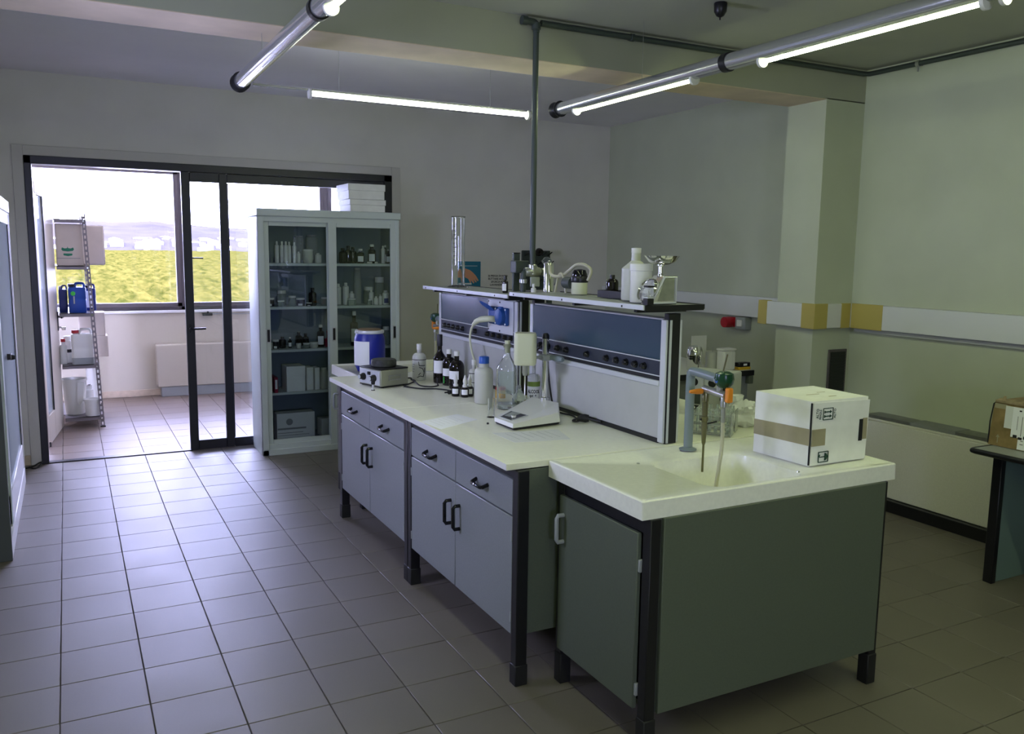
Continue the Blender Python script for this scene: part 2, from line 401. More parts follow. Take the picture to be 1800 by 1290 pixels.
# beam and column
BY0, BY1, KX, BZ = 4.282, 4.632, 4.646, 2.7576
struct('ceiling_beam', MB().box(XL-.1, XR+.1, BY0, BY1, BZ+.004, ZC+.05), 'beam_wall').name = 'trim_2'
struct('beam_underside', MB().box(XL, KX, BY0+.002, BY1-.002, BZ, BZ+.005), 'beam_bounce')  # thin sheet carrying the warm light painted under the beam
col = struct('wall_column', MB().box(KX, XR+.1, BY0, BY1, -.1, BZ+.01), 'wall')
struct('baseboard_back', MB().box(XL, dx0-.075, YB-.012, YB+.01, 0, .08, .003).box(dx1+.08, XR, YB-.012, YB+.01, 0, .08, .003), 'skirting')
struct('baseboard_right', MB().box(XR-.012, XR+.01, YF, BY0, 0, .08, .003).box(XR-.012, XR+.01, BY1, YB, 0, .08, .003), 'skirting')

# glazed doorway
d1 = struct('door_1', MB().box(dx0, dx0+.05, YB-.02, YB+.10, 0, dz1, .004).box(dx1-.075, dx1, YB-.02, YB+.10, 0, dz1, .004).box(dx0, dx1, YB-.02, YB+.10, dz1-.06, dz1, .004).box(dx0, .87, YB-.01, YB+.06, 0, .008), 'dark_alu')
lf = part('narrow_leaf', MB().box(.858, .925, YB-.008, YB+.035, .005, 2.31, .004).box(.925, 1.153, YB-.008, YB+.035, .005, .085, .004).box(.925, 1.153, YB-.008, YB+.035, 2.235, 2.31, .004).box(1.153, 1.216, YB-.008, YB+.035, .005, 2.31, .004), 'dark_alu', d1)
part('pane', MB().box(.92, 1.158, YB+.01, YB+.016, .08, 2.24), 'pane', lf)
part('handle', MB().tube([(.888, YB-.005, 1.036), (.888, YB-.05, 1.036), (.90, YB-.055, 1.036), (1.005, YB-.055, 1.036)], .009, 8).box(.876, .90, YB-.014, YB-.006, 1.0, 1.075, .003), 'black', lf)
fx = part('fixed_light', MB().box(1.218, 2.60, YB+.0, YB+.045, .005, .08, .004).box(1.218, 2.60, YB+.0, YB+.045, 2.24, 2.31, .004).box(1.218, 1.225, YB, YB+.045, .085, 2.235), 'dark_alu', d1)
part('pane', MB().box(1.222, 2.6, YB+.02, YB+.026, .075, 2.245), 'pane', fx)

# ---------------------------------------------------------------- veranda
VY = 10.5
struct('ceiling', MB().box(-1.9, 3.9, YB+.10, VY+.4, 2.75, 3.1), 'wall_white').name = 'ceiling'
struct('wall_veranda_left', MB().box(-1.8, -1.5, YB+.1, VY+.3, -.2, 2.9), 'wall_white')
struct('wall_veranda_right', MB().box(3.45, 3.7, YB+.1, VY+.3, -.2, 2.9), 'wall_white')
VZ0, VZ1 = .985, 2.62
struct('wall_veranda_front', MB().box(-1.6, 3.6, VY, VY+.25, -.2, VZ0).box(-1.6, 3.6, VY, VY+.25, VZ1, 2.9).box(-1.6, -1.4, VY, VY+.25, VZ0, VZ1).box(3.35, 3.6, VY, VY+.25, VZ0, VZ1), 'wall_white')
struct('trim_4', MB().box(-1.4, 3.35, VY-.035, VY+.05, VZ0-.03, VZ0, .004), 'white_alu')
struct('baseboard_front', MB().box(-1.5, 3.45, VY-.012, VY+.01, 0, .075, .003), 'skirting')
wn = struct('window_1', MB().box(-1.4, 3.35, VY+.05, VY+.12, VZ0, VZ0+.04, .003).box(-1.4, 3.35, VY+.05, VY+.12, VZ1-.05, VZ1, .003).box(-1.4, -1.34, VY+.05, VY+.12, VZ0, VZ1, .003).box(3.29, 3.35, VY+.05, VY+.12, VZ0, VZ1, .003).box(1.17, 1.23, VY+.05, VY+.12, VZ0, VZ1, .003).box(2.86, 2.93, VY+.05, VY+.12, VZ0, VZ1, .003), 'bronze')
def sash(x0, x1, hnd=False):
    f = part('sash', MB().box(x0, x1, VY+.03, VY+.09, VZ0+.035, VZ0+.085, .003).box(x0, x1, VY+.03, VY+.09, VZ1-.09, VZ1-.04, .003).box(x0, x0+.05, VY+.03, VY+.09, VZ0+.04, VZ1-.045, .003).box(x1-.05, x1, VY+.03, VY+.09, VZ0+.04, VZ1-.045, .003), 'bronze', wn)
    part('pane', MB().box(x0+.045, x1-.045, VY+.06, VY+.066, VZ0+.08, VZ1-.085), 'pane', f)
    if hnd: part('handle', MB().tube([(x0+.035, VY+.03, 1.585), (x0+.035, VY-.01, 1.585), (x0+.045, VY-.018, 1.585), (x0+.16, VY-.018, 1.585)], .009, 8), 'black', f)
sash(-1.34, 1.18); sash(1.26, 2.87, True); sash(2.92, 3.29)
# radiator under the veranda window
t = thing('radiator', 'white flat panel radiator under the veranda window', 'radiator', (.87, VY, .08))
wpart('cover', MB().box(.86, 2.45, VY-.17, VY-.015, .115, .60, .008), 'wall_white', t)
wpart('base', MB().box(.90, 2.40, VY-.155, VY-.001, .0, .113, .004), 'grey_plastic', t)
# cable stay below the casement
t = thing('window_arm', 'dark window stay arm under the casement sill', 'window stay', (1.45, VY-.04, .93))
wpart('arm', MB().cyl((1.42, VY-.03, .935), (2.3, VY-.03, .925), .005, n=8), 'grey_plastic', t)
wpart('bracket', MB().box(1.39, 1.50, VY-.05, VY-.001, .915, .945, .004).box(1.44, 1.46, VY-.045, VY-.001, .945, .965, .003), 'black', t)
# open white leaf
dl = thing('glazed_door_leaf', 'white framed glazed door leaf standing open inside the veranda', 'door', (-.225, 8.02, 0), math.atan2(.94, .115))
L = .945
part('frame', MB().box(0, .09, -.02, .02, .01, 2.22, .004).box(L-.52, L, -.02, .02, .01, 2.22, .004).box(.09, L-.52, -.02, .02, .01, .26, .004).box(.09, L-.52, -.02, .02, 2.12, 2.22, .004).box(.0, L, -.028, -.019, 2.13, 2.225, .003), 'cream_alu', dl)
part('pane', MB().box(.085, L-.515, -.004, .004, .255, 2.125), 'pane_reflect', dl)
part('gasket', MB().box(L-.532, L-.519, -.0215, -.012, .26, 2.12), 'black', dl)
h = part('handle', MB().tube([(L-.05, -.015, 1.05), (L-.05, -.065, 1.05), (L-.065, -.07, 1.05), (L-.17, -.07, 1.05)], .009, 8).box(L-.068, L-.032, -.028, -.018, .92, 1.10, .004), 'black', dl)
part('key', MB().cyl((L-.05, -.028, .95), (L-.05, -.05, .95), .008, n=8).box(L-.055, L-.045, -.085, -.05, .925, .955, .002), 'chrome', h)
part('closer', MB().cyl((.01, -.03, .01), (.01, -.03, .05), .008, n=8), 'black', dl)

# slotted angle rack, its end towards the doorway
rk = thing('slotted_angle_rack', 'grey slotted steel shelf rack by the veranda window', 'shelf rack', (.07, 9.2, 0))
def slot_post(x, y, xt, sgx):
    mb = MB(); n = 40; z1 = 2.0
    for k in range(n):
        za, zb = z1*k/n, z1*(k+1)/n; xa = x+(xt-x)*za/z1
        for q in (0, 1): mb.box(xa+.024*q, xa+.010+.024*q, y-.001, y+.001, za, zb)      # flange strips and bridges leave the slots open
        mb.box(xa+.010, xa+.024, y-.001, y+.001, za, za+(zb-za)*.45)
        mb.box(xa+(.033 if sgx > 0 else -.001), xa+(.035 if sgx > 0 else .001), y, y+.034, za, zb)
    return mb
RX = -.078
for x, y, xt, sg in ((.217, 8.80, .141, 1), (-.155, 9.0, -.155, -1), (.217, 9.70, .141, 1), (-.155, 9.70, -.155, -1)):
    p = wpart('post', slot_post(x, y, xt, sg), 'dexion', rk)
    wpart('foot', MB().box(x-.004, x+.042, y-.005, y+.042, 0, .012, .002), 'black', p)
def shx(z): return .217+(.141-.217)*z/2
for z in (.105, .60, 1.085, 1.52, 1.945):
    x1 = shx(z); x0 = RX
    s_ = wpart('shelf', MB().box(x0, x1+.030, 8.803, 9.735, z-.005, z, 0).box(x0, x1+.030, 8.803, 8.806, z-.032, z).box(x1+.027, x1+.030, 8.806, 9.735, z-.032, z).box(x0, x0+.003, 8.806, 9.0, z-.032, z).box(-.155, x0, 9.002, 9.735, z-.005, z), 'dexion', rk)
    wpart('bolt', MB().cyl((x1+.016, 8.80, z-.016), (x1+.016, 8.79, z-.016), .008, n=8), 'chrome', s_)
# things on the rack
ct = thing('cardboard_carton', 'beige cardboard carton with green print at the front of the upper rack shelf', 'box', (.02, 8.85, 1.5215))
part('body', MB().box(-.096, .128, 0, .36, 0, .382, .006), 'carton_beige', ct)
part('emblem', MB().prism([(-.052, .150), (-.042, .137), (0, .131), (.042, .137), (.052, .150), (.046, .168), (.025, .159), (.004, .162), (.0, .178), (-.004, .162), (-.025, .159), (-.046, .168)], -.0025, -.0005).prism([(-.038, .105), (-.034, .095), (0, .089), (.034, .095), (.038, .105), (.034, .113), (-.034, .113)], -.0025, -.0005), 'green', ct, 'green printed emblem')
part('print_line', MB().box(-.09, .10, -.0015, -.0004, .066, .072), 'ink_grey', ct)
ct = thing('cardboard_carton', 'plain beige cardboard carton sticking out behind the printed one on the rack', 'box', (.16, 9.45, 1.5215))
part('body', MB().box(-.12, .185, -.16, .20, 0, .385, .012), 'carton_beige', ct)
def jerry(name, label, x, y, z, w_, d_, h_, m_, capm, cat='canister', group=None, handle=True):
    t = thing(name, label, cat, (x, y, z), 0, group)
    mb = MB(); b = .02
    L = []
    for zz, k in ((0, .94), (.012, 1), (h_*.42, 1), (h_*.45, .965), (h_*.5, 1), (h_*.80, 1), (h_*.86, .93)):
        L.append([(a*k, c*k, zz) for a, c in rrect(-w_/2, w_/2, -d_/2, d_/2, min(w_, d_)*.18, 4)])
    loops(mb, L, True, True); part('body', mb, m_, t)
    part('neck', MB().cyl((-w_*.3, 0, h_*.85), (-w_*.3, 0, h_*.9), min(w_, d_)*.17, n=14), m_, t)
    part('cap', MB().lathe([(.001, h_*.97), (min(w_, d_)*.2, h_*.97), (min(w_, d_)*.21, h_*.96), (min(w_, d_)*.21, h_*.88), (.001, h_*.88)], 14, (-w_*.3, 0, 0)), capm, t)
    if handle: part('handle', MB().tube(spline([(-w_*.12, 0, h_*.84), (-w_*.08, 0, h_*.95), (0, 0, h_*.985), (w_*.3, 0, h_*.985), (w_*.38, 0, h_*.94), (w_*.40, 0, h_*.84)], 5), min(.012, w_*.1), 8), m_, t)
    return t
j1 = jerry('jerrycan', 'dark blue jerrycan at the left on the middle rack shelf', -.040, 9.0, 1.087, .073, .18, .25, 'blue_dark', 'grey_plastic')
j2 = jerry('jerrycan', 'bright blue jerrycan with green round sticker, on the middle rack shelf', .078, 8.93, 1.087, .15, .19, .275, 'blue_can', 'black')
part('sticker', MB().cyl((-.035, -.0955, .18), (-.035, -.099, .18), .020, n=20), 'lime', j2); part('tag', MB().box(-.034, -.022, -.099, -.0955, .085, .155), 'grey_plastic', j2)
j3 = jerry('jerrycan', 'dark blue jerrycan behind the front post of the rack', .190, 9.22, 1.087, .10, .18, .25, 'blue_dark', 'black')
part('label', MB().box(-.055, .02, -.0935, -.0905, .03, .19), 'paper', j3)
j4 = jerry('jerrycan', 'white jerrycan with red cap and grey foot, on the lower rack shelf', .10, 8.92, .602, .19, .15, .33, 'white_plastic', 'red')
j4['label'] = 'white jerrycan with red cap and grey band at its foot, on the rack'
mb = MB(); loops(mb, [[(a, c, z) for a, c in rrect(-.0965, .0965, -.0765, .0765, .028, 4)] for z in (.004, .062)], True, True); part('foot_band', mb, 'grey_plastic', j4)

def bottle(name, label, x, y, z, h, r, nr, sh, m_, capm=None, caph=.03, capr=None, lab=None, cat='bottle', group=None, shell=0, n=24, curve=.5, tilt=0, rise=0):
    """lathe bottle: straight body to sh, rounded shoulder, neck nr"""
    t = thing(name, label, cat, (x, y, z), 0, group)
    if tilt: t.rotation_euler = (0, tilt, 0)
    nt_ = h-caph*.6 if capm else h
    nz = sh+(r-nr)*1.05*(curve*2) if sh < nt_-.012 else nt_-.008
    if rise: nz = sh+rise
    nz = min(nz, nt_-.006)
    pr = [(.0005, 0), (r*.86, 0), (r*.97, .004), (r, .012), (r, sh)]
    for k in range(1, 7):
        if rise: a = k/7; pr.append((nr+(r-nr)*(.5+.5*math.cos(math.pi*a**.85)), sh+(nz-sh)*a))
        elif curve >= .5: a = k/7*math.pi/2; pr.append((nr+(r-nr)*math.cos(a), sh+(nz-sh)*math.sin(a)))
        else: a = k/7; pr.append((r-(r-nr)*a, sh+(nz-sh)*a))
    pr += [(nr, nz), (nr, nt_)]
    if not capm: pr += [(nr*1.15, nt_), (nr*1.15, nt_-.006), (nr, nt_-.0065)][:0]
    if shell:
        inner = [(max(.0005, a-shell), max(b_, shell*1.5)) for a, b_ in pr]
        pr = pr+[(nr-shell, nt_)]+inner[::-1][1:]
        pr[-1] = (.0005, shell*1.5)
    else: pr.append((.0005, nt_))
    b_ = part('body', MB().lathe(pr, n), m_, t)
    if capm:
        cr = capr or nr*1.22
        part('cap', MB().lathe([(.0005, h-caph), (cr, h-caph), (cr, h-.004), (cr*.9, h), (.0005, h)], 18), capm, t)
    if lab:
        z0, z1, da, half, lm = lab; ph = math.atan2(-y, -x)+da
        part('label', MB().arc(r+.0012, z0, z1, ph-half, ph+half), lm, t)
    return t
b = bottle('detergent_bottle', 'white bottle with red cap at the left on the lower rack shelf', -.062, 8.93, .602, .24, .030, .016, .17, 'white_plastic', 'red', .03)
b = bottle('detergent_bottle', 'white bottle with a black band beside the white jerrycan', -.026, 9.03, .602, .255, .038, .026, .20, 'white_plastic', 'white_plastic', .03, lab=(.10, .13, 0, .9, 'ink'))
def bucket(name, label, x, y, z, h, r0, r1, spout=False, lid=None):
    t = thing(name, label, 'bucket', (x, y, z))
    part('body', MB().lathe([(.0005, .0), (r0, .0), (r0+.004, .01), (r1, h-.02), (r1+.008, h-.02), (r1+.008, h), (r1-.004, h), (r0-.006, .008), (.0005, .008)], 28), 'white_plastic', t)
    if spout:
        part('spout', MB().prism([(.03, h-.03), (.085, h-.03), (.07, h-.20), (.035, h-.25), (.02, h-.2)], -r1*.93-.015, -r1*.75), 'white_plastic', t)
        part('dark_content', MB().cyl((0, 0, h-.045), (0, 0, h-.04), r1-.012, n=24), 'grey_plastic', t)
    if lid: part('lid', MB().lathe([(.0005, h+.012), (r1*.95, h+.012), (r1+.010, h+.004), (r1+.010, h-.006), (.0005, h-.006)], 28), 'white_plastic', t)
    return t
bucket('bucket', 'open white bucket with a spout, left on the bottom rack shelf', .01, 9.03, .107, .34, .08, .108, True)
bottle('canister', 'white canister with two dark caps behind the small tub, bottom rack shelf', .120, 9.20, .107, .245, .058, .045, .19, 'white_plastic', cat='canister')
t = bpy.data.objects['canister']
for dx in (-.02, .022): part('stopper', MB().cyl((dx, 0, .232), (dx, 0, .252), .012, n=12), 'black', t)
bucket('tub', 'small white tub at the front of the bottom rack shelf', .158, 8.88, .107, .16, .062, .072, lid=False)
t = thing('stacked_carton', 'upper pale box of the two sticking out of the rack at sill height', 'box', (.20, 9.55, .812)); part('body', MB().box(-.12, .118, -.13, .12, 0, .235, .005), 'carton_beige', t)
t = thing('stacked_carton', 'lower pale box of the two sticking out of the rack at sill height', 'box', (.21, 9.55, .6012)); part('body', MB().box(-.12, .128, -.13, .12, 0, .21, .005), 'carton_beige', t)
t = thing('paper_roll', 'white paper roll standing at the rear of the bottom rack shelf', 'paper roll', (.19, 9.60, .1065)); part('roll', MB().lathe([(.02, 0), (.065, 0), (.065, .40), (.02, .40), (.02, 0)], 24), 'white_plastic', t); part('core', MB().lathe([(.0185, .0), (.02, .0), (.02, .402), (.0185, .402)], 16), 'carton', t)
# ================================================================ OUTSIDE
def ridge(x, y): return 0
mb = MB(); vs = []; fs = []
rows = [60*(1.0158**k) for k in range(250)]; nc = 200
for y in rows:
    for c in range(nc):
        x = y*(-.32+.85*c/(nc-1))
        d = y/200.0
        z = -11.5+1.5*noise.noise((x*.09, y*.06, 0))*min(1, d)+2.0*noise.noise((x*.33, y*.16, 3))+2.5*noise.noise((x*.02, y*.02, 8))
        if y > 900: z += (y-900)*.006
        vs.append((x, y+10, z))
for j in range(len(rows)-1):
    for c in range(nc-1): fs.append((j*nc+c, j*nc+c+1, (j+1)*nc+c+1, (j+1)*nc+c))
o = solo('scrub_field', MB().add(vs, fs), 'scrub', (0, 0, 0), 'wide yellow green scrub plain far below the veranda window', 'vegetation'); o['kind'] = 'stuff'
vs = []; fs = []; nn = 160
for k in range(nn):
    u = k/(nn-1); x = -1400+3400*u; 
    hgt = 78-40*max(0, min(1, (x-250)/650))+12*noise.noise((x*.004, 0, 1))+4*noise.noise((x*.02, 0, 5))
    for q, (yy, zz) in enumerate(((2150, -14), (2350, hgt*.45), (2700, hgt), (3200, hgt*.7), (3600, -14))): vs.append((x, yy, zz))
for k in range(nn-1):
    for q in range(4): fs.append((k*5+q, k*5+q+1, k*5+5+q+1, k*5+5+q))
solo('hill_ridge', MB().add(vs, fs), 'hill', (0, 0, 0), 'long low hill on the horizon beyond the scrub plain', 'hill')
hb = None
for k in range(96):
    x = random.uniform(-60, 620) if k < 74 else random.uniform(640, 900)
    y = random.uniform(2190, 2345); g = (y-2150)/200*35-13
    wd = random.uniform(12, 34); hh = random.uniform(8, 15)
    if hb is None:
        hb = thing('town_house', 'small white house of the hillside town far beyond the plain', 'house', (x, y, g), 0, 'white houses of the far hillside town')
        wl = part('wall', MB().box(-.5, .5, -.5, .5, -.6, 1), 'house_white', hb); part('roof', MB().prism([(-.53, 1), (.53, 1), (0, 1.22)], -.53, .53), 'roof_tile', hb); o = hb
        part('window', MB().box(-.32, -.15, -.52, -.49, .35, .7).box(.15, .32, -.52, -.49, .35, .7), 'ink_grey', wl)
    else: o = copy_tree(hb)
    o.location = (x, y, g); o.scale = (wd, 12, hh)

# ================================================================ STEEL CABINET
CX0, CX1, CY0, CY1, CZ = 1.364, 2.555, 6.985, 7.40, 2.02
cb = thing('steel_cabinet', 'tall grey green steel cabinet with sliding glass doors', 'cabinet', (1.96, 7.19, 0))
wpart('carcass', MB().box(CX0, CX0+.025, CY0, CY1, 0, CZ-.06, .003).box(CX1-.025, CX1, CY0, CY1, 0, CZ-.06, .003).box(CX0+.025, CX1-.025, CY0+.012, CY1, .025, .09, .002).box(CX0+.025, CX1-.025, CY0, CY1, CZ-.1, CZ-.06).box(CX0-.006, CX1+.012, CY0-.02, CY1, CZ-.06, CZ, .005).box(CX0, CX0+.05, CY0-.004, CY0+.03, 0, CZ-.06, .003).box(CX1-.03, CX1, CY0-.004, CY0+.03, 0, CZ-.06, .003).box(CX0, CX1, CY0-.004, CY0+.03, .0, .05, .003), 'steel_cab', cb)
wpart('back_panel', MB().box(CX0+.025, CX1-.025, CY1-.012, CY1-.003, .05, CZ-.1), 'steel_in', cb)
wpart('side_lining', MB().box(CX0+.0255, CX0+.028, CY0+.06, CY1-.012, .09, CZ-.1).box(CX1-.028, CX1-.0255, CY0+.06, CY1-.012, .09, CZ-.1), 'steel_in', cb)
SHZ = [.105, .512, .871, 1.227, 1.585]
for z in SHZ[1:]:
    wpart('shelf', MB().box(CX0+.03, CX1-.03, CY0+.075, CY1-.013, z-.022, z, .002), 'steel_shelf', cb)
wpart('shelf', MB().box(CX0+.03, CX1-.03, CY0+.075, CY1-.013, .091, .105, .002), 'steel_in', cb)
def cdoor(x0, x1, fl_, fr_, y, hx):
    d = wpart('door', MB().box(x0, x0+fl_, y, y+.022, .05, 1.945, .003).box(x1-fr_, x1, y, y+.022, .05, 1.945, .003).box(x0+fl_, x1-fr_, y, y+.022, 1.885, 1.945, .003).box(x0+fl_, x1-fr_, y, y+.022, .05, .125, .003), 'steel_cab', cb)
    wpart('pane', MB().box(x0+fl_-.004, x1-fr_+.004, y+.009, y+.014, .12, 1.89), 'pane_cab', d)
    for xx in hx:
        wpart('recessed_handle', MB().box(xx-.016, xx+.016, y-.0025, y+.001, .935, 1.055, .002), 'alu', d)
        wpart('handle_recess', MB().box(xx-.0105, xx+.0105, y-.0035, y-.001, .945, 1.045, .001), 'black', d)
cdoor(CX0+.045, 1.99, .048, .06, CY0+.032, [1.438])
cdoor(1.936, CX1-.018, .07, .058, CY0+.004, [1.975, 2.512])
# archive boxes on top
def lidbox(name, label, x0, x1, y0, y1, z0, z1):
    t = thing(name, label, 'box', ((x0+x1)/2, (y0+y1)/2, z0))
    wpart('body', MB().box(x0+.006, x1-.006, y0+.006, y1-.006, z0, z1-.004, .003), 'carton_white', t)
    wpart('lid', MB().box(x0, x1, y0, y1, z0+(z1-z0)*.55, z1, .003), 'carton_white', t)
lidbox('archive_box', 'white box lying directly on the steel cabinet top', 2.135, 2.452, 7.02, 7.36, CZ, CZ+.105)
lidbox('archive_box', 'white box stacked uppermost above the steel cabinet', 2.115, 2.44, 7.0, 7.35, CZ+.105, CZ+.232)
SHZ = [z+.0008 for z in SHZ]
# cabinet contents ------------------------------------------------
CYI = 7.16
def cx(px, z):      # x at the depth of the contents for a column of the cabinet front
    k = (px-574.0); return 1.965+(k/183.0)*.985
def shelf_bottle(label, px, s, h, wd, kind, y=CYI):
    r = wd/2; x = min(cx(px, 0), 2.522-r); z = SHZ[s]
    if kind == 'white': return bottle('white_bottle', label, x, y, z, h, r, r*.45, h*.78, 'white_plastic', 'white_plastic', h*.12, r*.5, n=16)
    if kind == 'dark': return bottle('dark_bottle', label, x, y, z, h, r, r*.4, h*.62, 'amber', 'black', h*.12, r*.48, n=16)
    if kind == 'darklab': return bottle('dark_bottle', label, x, y, z, h, r, r*.42, h*.62, 'amber', 'white_plastic', h*.12, r*.5, lab=(h*.12, h*.5, 0, .8, 'paper'), n=16)
    if kind == 'whitelab': return bottle('white_bottle', label, x, y, z, h, r, r*.45, h*.72, 'white_plastic', 'white_plastic', h*.14, r*.6, lab=(h*.12, h*.45, .3, .7, 'blue_dark'), n=16)
    if kind == 'jar':
        t = thing('jar', label, 'jar', (x, y, z)); part('body', MB().lathe([(.0005, 0), (r*.95, 0), (r, .006), (r, h*.72), (r*.85, h*.8), (.0005, h*.8)], 16), 'glass_cloudy', t)
        part('lid', MB().lathe([(.0005, h*.8), (r*.95, h*.8), (r*.95, h), (.0005, h)], 16), 'white_plastic', t); return t
    if kind == 'blackjar':
        t = thing('jar', label, 'jar', (x, y, z)); part('body', MB().lathe([(.0005, 0), (r*.95, 0), (r, .006), (r, h*.78), (.0005, h*.8)], 16), 'black', t)
        part('lid', MB().lathe([(.0005, h*.8), (r*1.02, h*.8), (r*1.02, h), (.0005, h)], 16), 'white_plastic', t)
        part('label', MB().arc(r+.001, .004, h*.3, -1.9-.5, -1.9+.5, 6), 'paper', t); return t
    if kind == 'tub':
        t = thing('tub', label, 'jar', (x, y, z)); part('body', MB().lathe([(.0005, 0), (r*.8, 0), (r, h*.3), (r, h*.8), (r*.9, h*.86), (.0005, h*.86)], 18), 'milk_plastic', t)
        part('lid', MB().lathe([(.0005, h*.86), (r*1.0, h*.86), (r*1.0, h), (.0005, h)], 18), 'white_plastic', t); return t
    if kind == 'capl':
        t = thing('screw_cap', label, 'cap', (x, y-.05, z)); part('body', MB().lathe([(.0005, 0), (r, 0), (r, h*.8), (r*.9, h), (.0005, h)], 14), 'white_plastic', t)
        part('rim', MB().lathe([(r*1.04, 0), (r*1.04, h*.15), (r*.9, h*.15)], 14), 'white_plastic', t); return t
    if kind == 'clear':
        t = thing('clear_container', label, 'container', (x, y, z)); part('body', MB().lathe([(.0005, 0), (r*.95, 0), (r, .01), (r, h*.9), (r*.75, h), (.0005, h)], 18), 'clear_plastic', t)
        part('lid', MB().lathe([(.0005, h), (r*.78, h), (r*.78, h*1.06), (.0005, h*1.06)], 18), 'grey_plastic', t); return t
for a in [
 ('slim white bottle at the left end of the top cabinet shelf', 497, 4, .178, .036, 'white'),
 ('slim white bottle second from the left, top cabinet shelf', 505, 4, .177, .036, 'white'),
 ('slim white bottle third from the left, top cabinet shelf', 509.5, 4, .178, .037, 'white', 7.13),
 ('slim white bottle fourth from the left, top cabinet shelf', 516, 4, .175, .036, 'white'),
 ('slim white bottle fifth from the left, top cabinet shelf', 522.5, 4, .172, .035, 'white', 7.13),
 ('short white bottle right of the five slim ones', 530, 4, .095, .035, 'white'),
 ('round white jar on the left half of the top cabinet shelf', 544, 4, .115, .088, 'tub', 7.14),
 ('white bottle leaning beside the round white jar', 561, 4, .085, .055, 'white'),
 ('pale clear container behind the white jar, top shelf', 537, 4, .215, .09, 'clear', 7.3),
 ('larger clear container behind the leaning bottle, top shelf', 558, 4, .225, .10, 'clear', 7.3),
 ('black jar with white lid at the left end of the second shelf', 485, 3, .07, .07, 'blackjar'),
 ('low glass jar on the left of the second cabinet shelf', 500, 3, .05, .06, 'jar', 7.12),
 ('tall glass jar with a white lid, second cabinet shelf', 507, 3, .125, .075, 'jar', 7.26),
 ('grey glass jar right of the tall white lidded jar', 519, 3, .085, .065, 'jar'),
 ('black jar in the middle of the second shelf left half', 532, 3, .065, .07, 'blackjar'),
 ('low black jar with label in front of the dark bottle', 542, 3, .03, .05, 'blackjar', 7.09),
 ('dark bottle standing alone on the second shelf left half', 551, 3, .15, .068, 'dark'),
 ('cloudy jar at the right end of the second shelf left half', 570, 3, .07, .06, 'jar'),
 ('dark bottle at the left end of the top shelf right half', 601, 4, .13, .07, 'dark'),
 ('dark bottle second on the top shelf right half', 612, 4, .15, .065, 'dark', 7.2),
 ('dark bottle third on the top shelf right half', 622, 4, .14, .065, 'dark', 7.24),
 ('brown bottle with a square white label, top shelf right half', 630, 4, .125, .065, 'darklab'),
 ('tall dark bottle with white cap, top shelf right half', 649, 4, .165, .068, 'darklab'),
 ('white screw cap lying left of two on the top shelf', 642, 4, .016, .045, 'capl'),
 ('small white screw cap beside the grey bottle, top shelf', 653, 4, .016, .025, 'capl'),
 ('slim grey white bottle on the right of the top shelf', 668, 4, .155, .036, 'white'),
 ('dark bottle with small label right of the slim grey bottle', 676, 4, .125, .036, 'darklab', 7.12),
 ('dark bottle at the right end of the top cabinet shelf', 683, 4, .16, .036, 'darklab', 7.2),
 ('white bottle at the left end of the second shelf right half', 597, 3, .18, .05, 'white', 7.24),
 ('white bottle second from the left on the second shelf right half', 607, 3, .19, .055, 'white', 7.2),
 ('glass jar in front of the white bottles, second shelf right half', 611, 3, .06, .075, 'jar', 7.1),
 ('white square bottle beside the tall clear cylinder', 618, 3, .115, .045, 'white', 7.22),
 ('tall clear cylinder in the middle of the second shelf right half', 630, 3, .30, .065, 'clear', 7.26),
 ('low jar beside the tall clear cylinder', 641, 3, .05, .04, 'jar', 7.1),
 ('wide jar with white lid behind the small white bottles', 650, 3, .15, .085, 'jar', 7.28),
 ('white bottle behind the shortest one, second shelf right half', 648, 3, .125, .045, 'white', 7.17),
 ('shortest white bottle on the second shelf right half', 651, 3, .075, .040, 'white', 7.09),
 ('white bottle left of the one with a navy label', 659, 3, .09, .034, 'white', 7.1),
 ('white bottle with a navy label, second shelf right half', 669, 3, .125, .060, 'whitelab', 7.12),
 ('tall jar with white lid behind the navy labelled bottle', 670, 3, .235, .085, 'jar', 7.29),
 ('low jar at the right end of the second cabinet shelf', 682, 3, .065, .06, 'jar', 7.21),
 ('small white jar at the left end of the third shelf', 484, 2, .05, .035, 'tub'),
 ('dark jar second on the third cabinet shelf', 492, 2, .075, .05, 'blackjar'),
 ('black bottle with pale cap on the left of the third shelf', 504, 2, .095, .06, 'dark', 7.2),
 ('slim dark bottle with white nozzle on the third shelf', 515, 2, .09, .03, 'darklab', 7.18),
 ('small white lidded jar beside the slim dark bottle', 525, 2, .045, .045, 'tub', 7.1),
 ('dark bottle in the middle of the third shelf', 533, 2, .125, .06, 'dark', 7.27),
 ('low cloudy jar in front of the dark bottles, third shelf', 537, 2, .045, .06, 'jar', 7.1),
 ('dark bottle behind the wide white tub, third shelf', 543, 2, .11, .055, 'dark', 7.25),
 ('wide white tub on the third cabinet shelf', 549, 2, .05, .07, 'tub', 7.1),
 ('black bottle with white label on the right of the third shelf', 563, 2, .19, .065, 'darklab'),
 ('dark bottle with a large white label above the blue drum', 618, 2, .30, .07, 'darklab'),
 ('cloudy jar at the right end of the third shelf', 684, 2, .16, .06, 'jar'),
]:
    shelf_bottle(*a)
x = cx(574.5, 0); bottle('red_bottle', 'dark red bottle at the right of the third shelf left half', x, CYI, SHZ[2], .14, .028, .01, .07, 'magenta', 'magenta', .02, .012, curve=.3, n=16)
